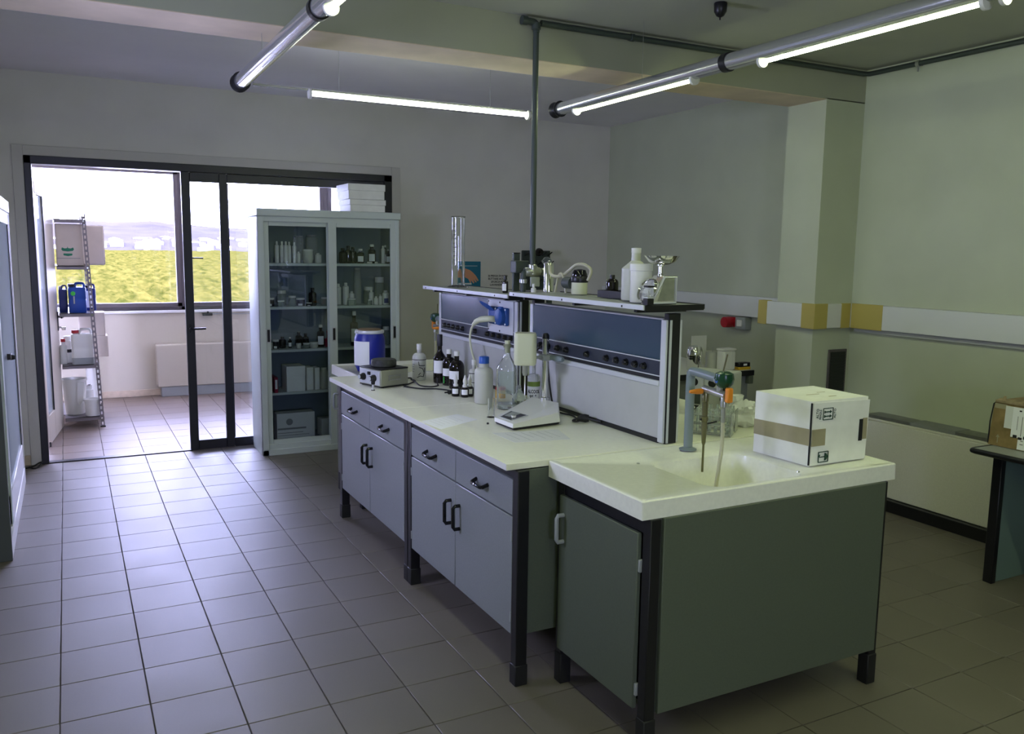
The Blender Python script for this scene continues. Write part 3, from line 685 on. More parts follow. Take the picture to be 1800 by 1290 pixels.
def bx(name, label, px, s, w_, d_, h_, m_, cat='box', y=7.15, rz=0, extra=None):
    t = thing(name, label, cat, (cx(px, 0), y, SHZ[s]), rz)
    part('body', MB().box(-w_/2, w_/2, -d_/2, d_/2, 0, h_, .003), m_, t)
    if extra == 'stripe': part('spine_label', MB().box(-w_*.3, w_*.3, -d_/2-.0015, -d_/2, h_*.25, h_*.85), 'paper', t)
    if extra == 'flap': part('flap', MB().box(-w_/2-.001, w_/2+.001, -d_/2-.0025, -d_/2, h_*.62, h_, .001), m_, t)
    return t
bx('red_folder', 'dark red folder at the left end of the fourth shelf', 487, 1, .03, .2, .13, 'magenta', 'folder', extra='stripe')
bx('white_carton', 'white carton box on the fourth cabinet shelf', 518, 1, .155, .18, .215, 'carton_white', extra='flap')
bx('slim_carton', 'slim printed white carton right of the large white carton', 541.5, 1, .058, .12, .195, 'carton_white', extra='stripe')
bx('slim_carton', 'narrow white carton next to the white canister', 553, 1, .042, .12, .19, 'carton_white', extra='stripe')
t = thing('white_canister', 'white round canister on the fourth cabinet shelf', 'canister', (cx(566, 0), 7.14, SHZ[1]))
part('body', MB().lathe([(.0005, 0), (.032, 0), (.034, .01), (.034, .14), (.026, .165), (.0005, .165)], 18), 'milk_plastic', t); part('lid', MB().lathe([(.0005, .165), (.024, .165), (.024, .18), (.0005, .18)], 16), 'white_plastic', t)
t = bx('printed_carton', 'big flat white carton with grey round emblem, bottom cabinet shelf', 517, 0, .32, .12, .225, 'paper_dim', y=7.13)
part('emblem', MB().cyl((-.055, -.060, .15), (-.055, -.0615, .15), .028, n=24), 'ink_grey', t); part('print_lines', MB().box(-.155, .085, -.0615, -.06, .085, .1).box(-.155, .06, -.0615, -.06, .055, .06).box(-.155, .11, -.0615, -.06, .035, .039), 'ink_grey', t)
bx('tilted_carton', 'small pale carton beside the big printed carton', 566, 0, .09, .1, .15, 'paper_dim', extra='flap', rz=.15)
bx('tilted_carton', 'small pale carton at the right behind the bench corner', 586, 0, .08, .1, .14, 'paper_dim', extra='flap', rz=-.2)

# ================================================================ LEFT SLIDING DOOR CABINET
lc = thing('white_cabinet', 'white framed cabinet with sliding glass doors along the left wall', 'cabinet', (-.57, 6.03, 0))
FX = -.337
wpart('carcass', MB().box(-.80, FX-.03, 6.885, 6.905, 0, 1.99, .002).box(-.80, -.785, 5.18, 6.885, .02, 1.98).box(-.80, FX-.03, 5.18, 6.885, 1.97, 1.99).box(-.80, FX-.03, 5.18, 6.885, .05, .07), 'white_alu', lc)
wpart('end_panel', MB().box(-.80, FX, 5.155, 5.18, 0, 1.995, .002), 'dark_panel', lc, 'dark grey end panel')
wpart('front_frame', MB().box(FX-.03, FX, 5.18, 6.905, 0, .115, .004).box(FX-.03, FX+.004, 5.155, 6.905, 1.92, 2.0, .004).box(FX-.03, FX, 6.86, 6.905, .115, 1.92, .004), 'white_alu', lc)
for z in (.5, .95, 1.4): wpart('shelf', MB().box(-.785, FX-.09, 5.18, 6.885, z-.018, z, .002), 'steel_shelf', lc)
def ldoor(y0, y1, x, gs):
    d = wpart('door', MB().box(x-.022, x, y0, y1, .12, .30, .003).box(x-.022, x, y0, y1, 1.84, 1.92, .003).box(x-.022, x, y1-.05, y1, .30, 1.84, .003), 'white_alu', lc)
    wpart('stile', MB().box(x-.024, x+.002, y0, y0+.085, .13, 1.90, .003), gs, d)
    wpart('pane', MB().box(x-.013, x-.008, y0+.08, y1-.045, .29, 1.85), 'pane_reflect', d)
    wpart('gasket', MB().box(x-.004, x+.001, y1-.06, y1-.05, .30, 1.84), 'black', d); return d
d = ldoor(5.40, 6.855, FX-.004, 'steel_cab'); ldoor(5.185, 6.05, FX-.031, 'white_alu')
h = wpart('lock', MB().lathe([(.0005, 0), (.017, 0), (.017, .012), (.012, .028), (.0005, .03)], 14, (FX-.004, 6.14, 1.0), 'x'), 'black', d)
wpart('lock_handle', MB().lathe([(.0005, 0), (.02, 0), (.018, .02), (.0005, .022)], 12, (FX-.004, 5.86, 1.035), 'x').cyl((FX+.004, 5.9, 1.03), (FX+.004, 6.1, 1.03), .004, n=6), 'black', d)
solo('floor_cable', MB().tube(spline([(-.33, 7.36, .006), (-.30, 7.30, .006), (-.27, 7.33, .006), (-.245, 7.37, .03), (-.265, 7.41, .02), (-.30, 7.38, .006), (-.35, 7.33, .006)], 6), .006, 8), 'black_rubber', (0, 0, 0), 'short black cable loop on the floor by the left door jamb', 'cable')

# ================================================================ LAB BENCH
def base_cabinet(label, y0, y1, nearend):
    t = thing('base_cabinet', label, 'cabinet', (2.2, (y0+y1)/2, 0), 0, None)
    FXB = 1.483; lw_ = .044
    wpart('carcass', MB().box(FXB+.024, 2.96, y0+.022, y1-.012, .20, .868, .002), 'laminate_dim', t)
    wpart('rail', MB().box(FXB+.004, FXB+.024, y0+lw_, y1-lw_, .834, .868), 'black', t)
    for x0 in (FXB, 2.93):
        for yy in (y0, y1-lw_):
            l = wpart('leg', MB().box(x0, x0+.05, yy, yy+lw_, .012, .870, .003), 'black', t)
            wpart('foot', MB().box(x0-.003, x0+.053, yy-.003, yy+lw_+.003, 0, .085, .003), 'black_rubber', l)
    a, b_ = y0+lw_+.004, y1-lw_-.004; mid = (a+b_)/2
    for s0, s1, hs in ((a, mid-.002, -1), (mid+.002, b_, 1)):
        d = wpart('drawer', MB().box(FXB+.002, FXB+.022, s0, s1, .683, .826, .003), 'laminate', t)
        c = (s0+s1)/2
        wpart('handle', MB().tube([(FXB+.003, c-.055, .752), (FXB-.022, c-.05, .742), (FXB-.026, c-.04, .740), (FXB-.026, c+.04, .740), (FXB-.022, c+.05, .742), (FXB+.003, c+.055, .752)], .0085, 8), 'black_gloss', d)
        d = wpart('door', MB().box(FXB+.002, FXB+.022, s0, s1, .197, .677, .003), 'laminate', t)
        hy = mid+hs*.048
        wpart('handle', MB().tube([(FXB+.003, hy, .585), (FXB-.022, hy, .585), (FXB-.030, hy, .575), (FXB-.030, hy, .49), (FXB-.022, hy, .48), (FXB+.003, hy, .48)], .0085, 8), 'black_gloss', d)
        hy2 = s0+.003 if hs < 0 else s1-.003
        for z in (.27, .60): wpart('hinge', MB().box(FXB-.001, FXB+.003, hy2-.004, hy2+.004, z-.02, z+.02), 'grey_plastic', d)
    return t
base_cabinet('grey laminate base cabinet at the near end, next to the sink unit', 2.757, 3.944, True)
base_cabinet('grey laminate base cabinet at the far end, by the blue drum', 3.953, 5.165, False)
solo('cable_loop', MB().tube(spline([(1.53, 2.95, .199), (1.53, 2.97, .175), (1.53, 2.945, .158), (1.53, 2.915, .165), (1.53, 2.905, .199)], 6), .003, 6), 'black_rubber', (0, 0, 0), 'small cable loop hanging under the near base cabinet', 'cable')
# worktop in two lengths
wt = thing('worktop', 'cream laboratory worktop section under the overhead stirrer', 'worktop', (2.22, 3.4, .8725))
wpart('slab', MB().box(1.4434, 3.007, 2.778, 4.033, .8725, .8985, .002), 'worktop', wt)
wpart('edge_band', MB().box(1.442, 1.4434, 2.779, 4.032, .8732, .8978), 'white_plastic', wt)
wt = thing('worktop', 'cream laboratory worktop section under the hot plate', 'worktop', (2.22, 4.6, .8725))
wpart('slab', MB().box(1.4434, 3.007, 4.0355, 5.2275, .8725, .8985, .002), 'worktop', wt)
wpart('edge_band', MB().box(1.442, 1.4434, 4.0365, 5.2265, .8732, .8978), 'white_plastic', wt)
ZT = .8985

def lab_sink(label, x0, x1, y0, y1, bx0, bx1, by0, by1, z0, z1):
    t = thing('lab_sink', label, 'sink', ((x0+x1)/2, (y0+y1)/2, z0))
    n = 6; mb = MB(); ins = lambda d, r, z: [(a, c, z) for a, c in rrect(x0+d, x1-d, y0+d, y1-d, r, n)]
    bas = lambda d, r, z: [(a, c, z) for a, c in rrect(bx0+d, bx1-d, by0+d, by1-d, r, n)]
    L = [bas(.04, .05, z1-.234), bas(.01, .06, z1-.206), bas(-.012, .07, z0-.01), bas(-.014, .07, z0), ins(.02, .004, z0), ins(0, .004, z0), ins(0, .006, z1-.004), ins(.004, .006, z1), ins(.022, .01, z1), ins(.030, .012, z1-.006),
         bas(-.012, .07, z1-.006), bas(0, .065, z1-.014), bas(.008, .065, z1-.05), bas(.02, .06, z1-.20), bas(.05, .05, z1-.225)]
    loops(mb, L, True, True)
    wpart('basin', mb, 'ceramic', t)
    wpart('drain', MB().lathe([(.0005, z1-.221), (.022, z1-.221), (.026, z1-.224)], 16, ((bx0+bx1)/2+.05, (by0+by1)/2, 0)), 'chrome', t)
    for hx, hy in ((bx0-.04, by1+.0), (bx1-.02, by0+.03)):
        wpart('stud', MB().lathe([(.0005, z1-.002), (.006, z1-.003), (.007, z1-.007)], 10, (hx, hy, 0)), 'chrome', t)
    return t
lab_sink('near sink top with a square basin, at the end of the bench facing the camera', 1.6246, 2.8466, 2.1623, 2.7745, 1.965, 2.425, 2.215, 2.60, .8317, .8965)
lab_sink('far sink top carrying the blue drum at the far end of the bench', 1.6246, 2.8466, 5.2295, 5.835, 1.965, 2.425, 5.32, 5.73, .8317, .8965)
def sink_cabinet(label, y0, y1, door, front):
    t = thing('sink_cabinet', label, 'cabinet', (2.22, (y0+y1)/2, 0)); X0, X1 = 1.6555, 2.793
    wpart('carcass', MB().box(X0+.03, X1-.02, y0+.012, y0+.03, .142, .8315).box(X0+.03, X1-.02, y1-.03, y1-.012, .142, .8315).box(X0+.03, X1-.02, y0+.03, y1-.03, .142, .16).box(X1-.035, X1-.02, y0+.03, y1-.03, .16, .8315), 'laminate_dim', t)
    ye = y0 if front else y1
    wpart('front_panel', MB().box(X0+.052, X1-.012, (y0-.003 if front else y1-.012), (y0+.012 if front else y1+.003), .142, .8315, .002), 'laminate_dim', t)
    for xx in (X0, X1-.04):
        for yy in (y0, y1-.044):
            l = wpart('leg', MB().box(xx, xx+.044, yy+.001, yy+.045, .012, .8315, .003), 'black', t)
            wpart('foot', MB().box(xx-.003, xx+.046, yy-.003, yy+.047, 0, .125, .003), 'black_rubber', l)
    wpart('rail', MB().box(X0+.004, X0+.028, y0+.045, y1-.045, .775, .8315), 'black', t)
    d = wpart('door', MB().box(X0-.012, X0+.006, y0+.055, y1-.03, .148, .773, .003), 'laminate_dim', t)
    hy = y1-.062
    wpart('handle', MB().tube([(X0-.01, hy, .70), (X0-.036, hy, .70), (X0-.042, hy, .69), (X0-.042, hy, .605), (X0-.036, hy, .595), (X0-.01, hy, .595)], .0085, 8), 'grey_plastic', d)
    for z in (.22, .66): wpart('hinge', MB().box(X0-.008, X0+.008, y0+.044, y0+.056, z-.022, z+.022, .002), 'grey_plastic', d)
    return t
sink_cabinet('grey sink cabinet with black legs at the near end of the bench', 2.153, 2.745, True, True)
sink_cabinet('grey sink cabinet under the far sink by the steel cabinet', 5.25, 5.80, True, False)

# ---------------------------------------------------------------- service panels (reagent rack)
PX = 2.2
knob_me = None
def service_panel(label, y0, y1, knobs, near):
    zt_ = 1.4525 if near else 1.4365
    global knob_me
    t = thing('service_panel', label, 'service panel', (2.235, (y0+y1)/2, ZT)); g = .012
    wpart('core', MB().box(PX+.004, 2.272, y0+.004, y1-.004, ZT, 1.43, .002), 'panel_grey', t)
    for ya, yb in ((y0-.034, y0), (y1, y1+.034)):
        p = wpart('post', MB().box(PX+.008, 2.268, ya, yb, ZT, zt_, .002), 'black', t)
        wpart('post_profile', MB().box(PX-.004, PX+.007, ya+.002, yb+.004 if ya < y0 else yb-.002, ZT+.004, 1.425, .002).box(2.267, 2.280, ya+.002, yb-.002, ZT+.004, 1.425, .002), 'alu_flat', p)
        wpart('post_strip', MB().box(PX+.012, PX+.022, ya-.004 if ya < y0 else yb, ya if ya < y0 else yb+.004, ZT+.004, 1.425), 'alu_flat', p)
    wpart('navy_panel', MB().box(PX-.003, PX+.004, y0+.002, y1-.002, 1.255, 1.423, .0015), 'navy', t)
    k = wpart('control_strip', MB().box(PX-.004, PX+.004, y0+.002, y1-.002, 1.189, 1.249, .0015), 'navy_strip', t)
    wpart('trim_line', MB().box(PX-.006, PX+.003, y0+.002, y1-.002, 1.250, 1.2542).box(PX-.006, PX+.003, y0+.002, y1-.002, 1.184, 1.1885), 'alu_flat', t)
    wpart('dark_band', MB().box(PX-.002, PX+.004, y0+.002, y1-.002, 1.167, 1.1835), 'black', t)
    wpart('rail', MB().box(PX-.009, PX+.004, y0+.002, y1-.002, 1.142, 1.166, .003), 'alu_flat', t)
    wpart('lower_panel', MB().box(PX-.001, PX+.004, y0+.002, y1-.002, .918, 1.141, .001), 'panel_grey', t)
    wpart('foot_strip', MB().box(PX-.004, PX+.004, y0+.002, y1-.002, ZT, .917), 'black', t)
    if knob_me is None: knob_me = MB().lathe([(.0005, -.020), (.010, -.019), (.0145, -.013), (.0155, -.004), (.017, 0)], 16, (0, 0, 0), 'x').mesh('knob', 'black_gloss')
    for y in knobs: obj('knob', knob_me, k, Vector((PX-.004, y, 1.217))-origin(t))
    return t
nk = [2.945, 3.01, 3.08, 3.155, 3.235, 3.40, 3.59, 3.68, 3.77, 3.85]
spn = service_panel('navy service panel with a row of black knobs, nearer of the two', 2.835, 3.945, nk, True)
fk = [4.19, 4.26, 4.335, 4.41, 4.485, 4.66, 4.845, 4.92, 4.995, 5.065, 5.13]
spf = service_panel('navy service panel with blue sockets, farther of the two', 4.155, 5.205, fk, False)
# socket plate on the far panel
sp = wpart('socket_plate', MB().box(PX-.007, PX-.002, 4.165, 4.485, 1.235, 1.425, .002), 'alu_flat', spf)
for yy in (4.33, 4.475):
    for zz in (1.248, 1.412): wpart('screw', MB().lathe([(.0005, -.003), (.004, -.003), (.005, 0)], 8, (PX-.007, yy, zz), 'x'), 'ink', sp)
def socket(yc, openlid):
    s_ = wpart('socket', MB().box(PX-.030, PX-.006, yc-.052, yc+.052, 1.285, 1.385, .006), 'socket_blue', spf)
    if openlid:
        mb = MB().lathe([(.0005, 0), (.046, 0), (.048, .006), (.046, .018), (.03, .024), (.0005, .025)], 20, (0, 0, 0), 'x')
        mb.v = [(-(x*.55+z*.8)*1.0-.0, y, z*.55+x*.6) for x, y, z in mb.v]
        mb.off((PX-.060, yc, 1.383)); l = wpart('lid', mb, 'blue_cap', spf)
    else:
        l = wpart('lid', MB().lathe([(.048, 0), (.050, -.006), (.046, -.022), (.03, -.028), (.0005, -.029)], 20, (PX-.030, yc, 1.334), 'x').box(PX-.045, PX-.028, yc-.02, yc+.02, 1.376, 1.392, .003), 'socket_blue', spf)
    wpart('rivet', MB().lathe([(.0005, -.003), (.005, -.003), (.006, 0)], 8, (PX-.030, yc-.044, 1.294), 'x').lathe([(.0005, -.003), (.005, -.003), (.006, 0)], 8, (PX-.030, yc-.044, 1.376), 'x'), 'paper', s_)
socket(4.385, True); socket(4.262, False)
pl = thing('power_plug', 'white angled plug and cable in the open blue socket', 'plug', (PX-.05, 4.36, 1.30))
wpart('body', MB().tube(spline([(PX-.032, 4.345, 1.315), (PX-.065, 4.352, 1.318), (PX-.095, 4.40, 1.31), (PX-.10, 4.455, 1.292), (PX-.10, 4.49, 1.272)], 5), [.018]*6+[.018]*5+[.016]*5+[.012]*4+[.008], 10), 'cream_plastic', pl)
wpart('cable', MB().tube(spline([(PX-.10, 4.485, 1.275), (PX-.10, 4.52, 1.24), (PX-.10, 4.535, 1.18), (PX-.10, 4.50, 1.10), (PX-.10, 4.43, 1.02), (PX-.11, 4.36, .96), (PX-.10, 4.30, .906)], 6), .0065, 8), 'cream_plastic', pl)
# shelves on the panels
def rshelf(label, y0, y1, z0, z1, endcap):
    t = thing('reagent_shelf', label, 'shelf', (2.215, (y0+y1)/2, z0))
    wpart('board', MB().box(2.064, 2.367, y0+.004, y1-.004, z0+.003, z1-.001, .001), 'laminate', t)
    e = wpart('front_edge', MB().box(2.056, 2.064, y0, y1, z0, z1+.003, .0015), 'alu_flat', t)
    wpart('rear_edge', MB().box(2.367, 2.375, y0, y1, z0, z1+.003, .0015), 'black', t)
    wpart('end_edge', MB().box(2.064, 2.367, y0-.004, y0+.004, z0-.004, z1+.002, .001), 'black', t)
    for yy in (y0+.1, (y0+y1)/2, y1-.1):
        wpart('bracket', MB().box(2.09, 2.35, yy-.012, yy+.012, z0-.016, z0+.001, .002), 'black', t)
        wpart('rivet', MB().lathe([(.0005, -.002), (.004, -.002), (.005, 0)], 8, (2.056, yy+.05, (z0+z1)/2), 'x'), 'ink', e)
    return t
rshelf('reagent shelf above the nearer panel, carrying the small scale', 2.778, 3.955, 1.470, 1.488, True)
rshelf('reagent shelf above the farther panel, carrying the glass cylinder', 3.975, 5.175, 1.454, 1.472, False)
ZS, ZSF = 1.490, 1.474

# ---------------------------------------------------------------- taps
def tap(label, x, y, dy, ztop=1.24, hoses=True):
    t = thing('laboratory_tap', label, 'tap', (x, y, .8965))
    Z = .8965
    part('column', MB().tube(spline([(0, 0, .004), (0, 0, .1), (0, 0, ztop-Z-.035), (0, dy*.008, ztop-Z-.010), (0, dy*.03, ztop-Z), (0, dy*.2, ztop-Z-.004)], 6), .0185, 14), 'tap_grey', t)
    part('flange', MB().lathe([(.0005, 0), (.036, 0), (.036, .004), (.022, .010), (.019, .011)], 20), 'tap_grey', t)
    v = part('valve_head', MB().lathe([(.0005, -.024), (.016, -.024), (.018, -.01), (.018, .02), (.0005, .02)], 14, (0, dy*.215, ztop-Z-.008), 'y').lathe([(.0005, -.052), (.011, -.052), (.012, -.03), (.009, 0)], 12, (0, dy*.215, ztop-Z-.018)), 'steel', t)
    part('knob', MB().lathe([(.0005, -.034), (.02, -.034), (.034, -.02), (.038, 0), (.034, .02), (.018, .028), (.0005, .028)], 18, (0, dy*.245, ztop-Z+.002)), 'tap_green', t)
    part('button', MB().lathe([(.0005, .0), (.010, 0), (.010, .006), (.0005, .008)], 12, (-.036, dy*.245, ztop-Z-.004), 'x'), 'blue_cap', v)
    part('pin', MB().cyl((.005, dy*.225, ztop-Z+.02), (.012, dy*.24, ztop-Z+.095), .0032, n=8), 'brass', t)
    part('manifold', MB().cyl((0, dy*.108, ztop-Z-.058), (0, dy*.265, ztop-Z-.062), .015, n=12).cyl((0, dy*.215, ztop-Z-.062), (0, dy*.215, ztop-Z-.03), .012, n=12), 'steel', t)
    for k, yy in enumerate((.118, .25)):
        o = part('outlet', MB().lathe([(.0005, -.115 if k else -.07), (.008, -.115 if k else -.07), (.009, -.06), (.014, -.055), (.014, -.01), (.010, 0)], 12, (0, dy*yy, ztop-Z-.052)), 'brass' if k == 0 else 'steel', t)
        hx = .0
        if k == 0: part('lever', MB().lathe([(.0005, -.062), (.006, -.060), (.011, -.03), (.011, -.006), (.006, 0)], 10, (-.012, dy*.118, ztop-Z-.066), 'x'), 'orange', o)
        else: part('lever', MB().box(-.012, .012, dy*.282-.012, dy*.282+.012, ztop-Z-.085, ztop-Z-.028, .004), 'orange', o)
    if hoses:
        yy = dy*.118
        part('nozzle', MB().lathe([(.0045, -.345), (.0045, -.235), (.008, -.225), (.012, -.16), (.011, -.14), (.015, -.135), (.015, -.12), (.011, -.118), (.012, -.06)], 12, (0, yy, ztop-Z-.05)), 'brass', t)
        part('clamp', MB().cyl((-.02, yy, ztop-Z-.18), (.016, yy, ztop-Z-.18), .0045, n=8).cyl((0, yy, ztop-Z-.20), (.05, yy-.01, ztop-Z-.19), .004, n=8), 'black', t)
        y2 = dy*.25
        part('rubber_hose', MB().tube(spline([(0, y2, ztop-Z-.16), (.0, y2+.0, ztop-Z-.26), (-.01, y2, -.02), (-.02, y2-.005, -.12), (.01, y2-.01, -.195), (.07, y2-.01, -.17), (.13, y2-.005, -.155), (.17, y2+.01, -.20)], 7), .0075, 10), 'hose', t)
    return t
tp = tap('grey laboratory tap with green knob over the near sink', 2.245, 2.694, -1, 1.226)
tp.rotation_euler = (0, 0, R(-9))
tp2 = tap('grey laboratory tap with green knob at the far end of the bench', 2.30, 5.30, 1, 1.235)

# ================================================================ THINGS ON THE BENCH
# blue drum
t = thing('plastic_drum', 'blue plastic drum with blank white label and clamp lid', 'drum', (1.775, 5.43, .8965)); r = .103
part('body', MB().lathe([(.0005, 0), (r*.78, 0), (r*.83, .01), (r*.95, .035), (r, .06), (r, .20), (r*.97, .225), (r*.86, .252), (r*.84, .262), (.0005, .262)], 36), 'blue_drum', t)
part('clamp_ring', MB().lathe([(r*.84, .252), (r*.92, .255), (r*.94, .264), (r*.92, .273), (r*.84, .276)], 36).box(-r*1.02, -r*.86, -.035, -.01, .256, .270, .002), 'alu_flat', t)
part('lid', MB().lathe([(.0005, .283), (r*.70, .283), (r*.76, .277), (r*.88, .272), (r*.88, .262), (.0005, .262)], 36), 'brown_lid', t, 'brown lid')
ph = math.atan2(-5.43, -1.775)
part('label', MB().arc(r+.0012, .045, .205, ph-1.35, ph-.02, 14), 'paper', t)
# hot plate
t = thing('hot_plate', 'small metal hot plate with black knobs and a round cast plate', 'hot plate', (1.655, 4.80, ZT+.0006), R(17))
part('housing', MB().box(-.10, .10, -.11, .11, .008, .105, .004), 'hotplate', t)
part('foot', MB().box(-.09, -.07, -.10, -.08, 0, .009).box(.07, .09, -.10, -.08, 0, .009).box(-.09, -.07, .08, .10, 0, .009).box(.07, .09, .08, .10, 0, .009), 'black_rubber', t)
part('skirt', MB().box(-.098, .098, -.108, .108, .004, .010), 'black', t)
part('top_plate', MB().box(-.10, .10, -.11, .11, .105, .112, .002), 'black', t)
part('heating_plate', MB().lathe([(.0005, .112), (.07, .112), (.076, .118), (.076, .148), (.07, .156), (.0005, .156)], 32, (0.0, 0, 0)), 'cast_iron', t, 'worn dark round heating plate')
part('vent', MB().box(-.04, .04, -.1125, -.109, .065, .072, .001).box(-.045, .045, -.1125, -.109, .04, .047, .001).box(-.045, -.04, -.1125, -.109, .04, .072).box(.04, .045, -.1125, -.109, .04, .072), 'steel', t)
part('control_panel', MB().box(-.103, -.10, -.10, .10, .015, .10, .001), 'alu_flat', t)
for y, z in ((-.05, .055), (.055, .055)):
    k = part('knob', MB().lathe([(.0005, -.034), (.014, -.034), (.015, -.02), (.021, -.012), (.021, 0)], 14, (-.103, y, z), 'x'), 'black', t)
    part('knob_cap', MB().lathe([(.0005, -.037), (.012, -.036), (.012, -.033)], 12, (-.103, y, z), 'x'), 'alu_flat', k)
part('switch', MB().box(-.112, -.103, -.012, .012, .07, .09, .002), 'black', t)
def loc17(p):
    dx, dy = p[0]-1.655, p[1]-4.80; ca, sa = math.cos(R(17)), math.sin(R(17)); return (dx*ca+dy*sa, -dx*sa+dy*ca, p[2])
cp_ = [(1.76, 4.90, .02), (1.80, 4.96, .008), (1.885, 4.955, .006), (1.868, 4.90, .006), (1.868, 4.83, .006), (1.811, 4.757, .006), (1.741, 4.679, .006), (1.742, 4.632, .006), (1.792, 4.542, .006), (1.865, 4.50, .006), (1.905, 4.445, .006), (1.912, 4.385, .008), (1.905, 4.345, .012)]
part('cord', MB().tube([loc17(p) for p in spline(cp_, 6)], .0042, 8), 'black_rubber', t)
cp_ = [(1.862, 4.86, .006), (1.835, 4.742, .0145), (1.83, 4.65, .006), (1.870, 4.585, .006), (1.925, 4.605, .006), (1.945, 4.66, .006)]
part('cord_loop', MB().tube([loc17(p) for p in spline(cp_, 6)], .0042, 8), 'black_rubber', t)
part('cord_plug', MB().tube([loc17(p) for p in ((1.905, 4.35, .013), (1.895, 4.33, .013), (1.872, 4.325, .012))], [.007, .011, .012], 10).tube([loc17(p) for p in ((1.872, 4.325, .012), (1.848, 4.322, .012))], .004, 8), 'black_rubber', t)
t = thing('terminal_lamp', 'tiny black indicator stand in front of the hot plate', 'indicator', (1.53, 4.625, ZT)); t.name = 'rubber_stopper'
t['label'] = 'tiny black topped stopper standing in front of the hot plate'; t['category'] = 'stopper'
part('stem', MB().cyl((0, 0, .003), (0, 0, .035), .006, n=10), 'alu_flat', t); part('head', MB().lathe([(.0005, .035), (.010, .035), (.012, .045), (.009, .07), (.0005, .074)], 12), 'black', t); part('base', MB().cyl((0, 0, 0), (0, 0, .004), .011, n=12), 'black', t)
# bottles
t = bottle('wash_bottle', 'clear plastic bottle with handwriting left of the wine bottle', 1.924, 4.906, ZT, .226, .043, .014, .135, 'milk_plastic', 'white_plastic', .035, .016, curve=.6)
ph = math.atan2(-4.906, -1.924)
part('band', MB().arc(.0442, .128, .132, ph-1.5, ph+1.5, 14), 'ink', t)
part('scale_marks', MB().arc(.0442, .10, .103, ph-1.2, ph-.7, 4).arc(.0442, .085, .088, ph-1.2, ph-.8, 4).arc(.0442, .07, .073, ph-1.2, ph-.7, 4).arc(.0442, .055, .058, ph-1.2, ph-.8, 4), 'ink_grey', t)
mb = MB()
for pts in ([(-.1, .12), (.0, .095), (.9, .095)], [(.0, .085), (.5, .075), (.75, .05), (.6, .025), (.1, .03), (-.3, .02)], [(.2, .05), (-.1, .035)], [(.9, .08), (.8, .055)]):
    mb.tube([(.0445*math.cos(ph+a), .0445*math.sin(ph+a), z) for a, z in [(p[0]+(q[0]-p[0])*k/4, p[1]+(q[1]-p[1])*k/4) for p, q in zip(pts, pts[1:]) for k in range(5)]], .0022, 5)
part('handwriting', mb, 'ink', t)
t = bottle('wine_bottle', 'tall dark wine style bottle with white label on the bench', 1.997, 4.749, ZT, .298, .040, .0145, .150, 'amber', 'black', .07, .0165, lab=(.063, .14, -.15, .95, 'paper'), rise=.055)
t = bottle('reagent_bottle', 'dark brown bottle with white cap, left of the pair', 2.012, 4.64, ZT, .218, .041, .014, .128, 'amber', 'white_plastic', .028, .0165, lab=(.06, .105, -.35, .75, 'paper'), curve=.75)
part('green_sticker', MB().arc(.0425, .015, .055, ph-1.0, ph-.8, 4), 'lime', t)
t = bottle('reagent_bottle', 'dark brown bottle with white cap, right of the pair', 2.0, 4.50, ZT, .222, .0455, .0145, .12, 'amber', 'white_plastic', .028, .017, lab=(.06, .108, -.5, .75, 'paper'), curve=.75)
for k, (x, y) in enumerate(((1.888, 4.262), (1.922, 4.212), (1.958, 4.228))):
    t = bottle('dropper_bottle', ('left', 'middle', 'right')[k]+' of the three small dark dropper bottles', x, y, ZT, .062, .0235, .010, .044, 'amber', None, group='dropper bottles on the bench', lab=(.016, .044, -.1, .75, 'paper'), n=18)
    part('dropper_tip', MB().lathe([(.0005, .056), (.0135, .056), (.014, .064), (.009, .072), (.0115, .086), (.0115, .094), (.006, .110), (.003, .122), (.0005, .122)], 14), 'white_plastic', t)
t = bottle('small_bottle', 'small clear bottle with black band behind the blue capped bottle', 2.03, 4.325, ZT, .19, .030, .011, .115, 'milk_plastic', 'white_plastic', .03, .014, curve=.6)
part('band', MB().arc(.031, .112, .116, ph-1.5, ph+1.5, 10).arc(.031, .06, .064, ph-1.5, ph+1.5, 10), 'ink', t)
t = bottle('plastic_bottle', 'white translucent plastic bottle with a blue screw cap', 1.935, 4.0, ZT, .25, .050, .026, .165, 'milk_plastic', 'blue_cap', .036, .0275, curve=.55)
t = bottle('glass_bottle', 'tall clear glass bottle with a cork stopper', 1.975, 3.81, ZT, .335, .0535, .0165, .205, 'glass', None, shell=.003, rise=.085, n=36)
part('neck_ring', MB().lathe([(.0165, .318), (.021, .318), (.021, .335), (.0165, .335)], 20), 'glass', t)
part('stopper', MB().cyl((0, 0, .29), (0, 0, .352), .0132, .0145, n=16), 'cream_plastic', t)
ph2 = math.atan2(-3.81, -1.975); part('label', MB().arc(.0542, .085, .200, ph2-.9, ph2+.75, 12), 'glass_cloudy', t)
part('wet_bottom', MB().lathe([(.0005, .006), (.049, .006), (.0495, .028), (.0005, .028)], 28), 'glass_cloudy', t)
t = bottle('alcohol_bottle', 'clear alcohol bottle with a lettered label behind the stirrer pole', 2.130, 3.805, ZT, .225, .033, .010, .15, 'clear_plastic', None, curve=.5, n=24)
ph3 = math.atan2(-3.805, -2.130)
lb = part('label', MB().arc(.0345, .035, .11, ph3-1.3, ph3+1.3, 16), 'paper', t); part('label_top', MB().arc(.0345, .11, .135, ph3-1.3, ph3+1.3, 16), 'green_label', t)
part('spout', MB().tube(spline([(0, 0, .20), (0, 0, .225), (-.004, .0, .25), (.006, 0, .265)], 4), .004, 8), 'white_plastic', t)
part('dark_foot', MB().arc(.0345, .004, .010, ph3-1.0, ph3+.6, 8).arc(.0345, .030, .033, ph3-1.3, ph3+1.3, 12), 'ink', t)
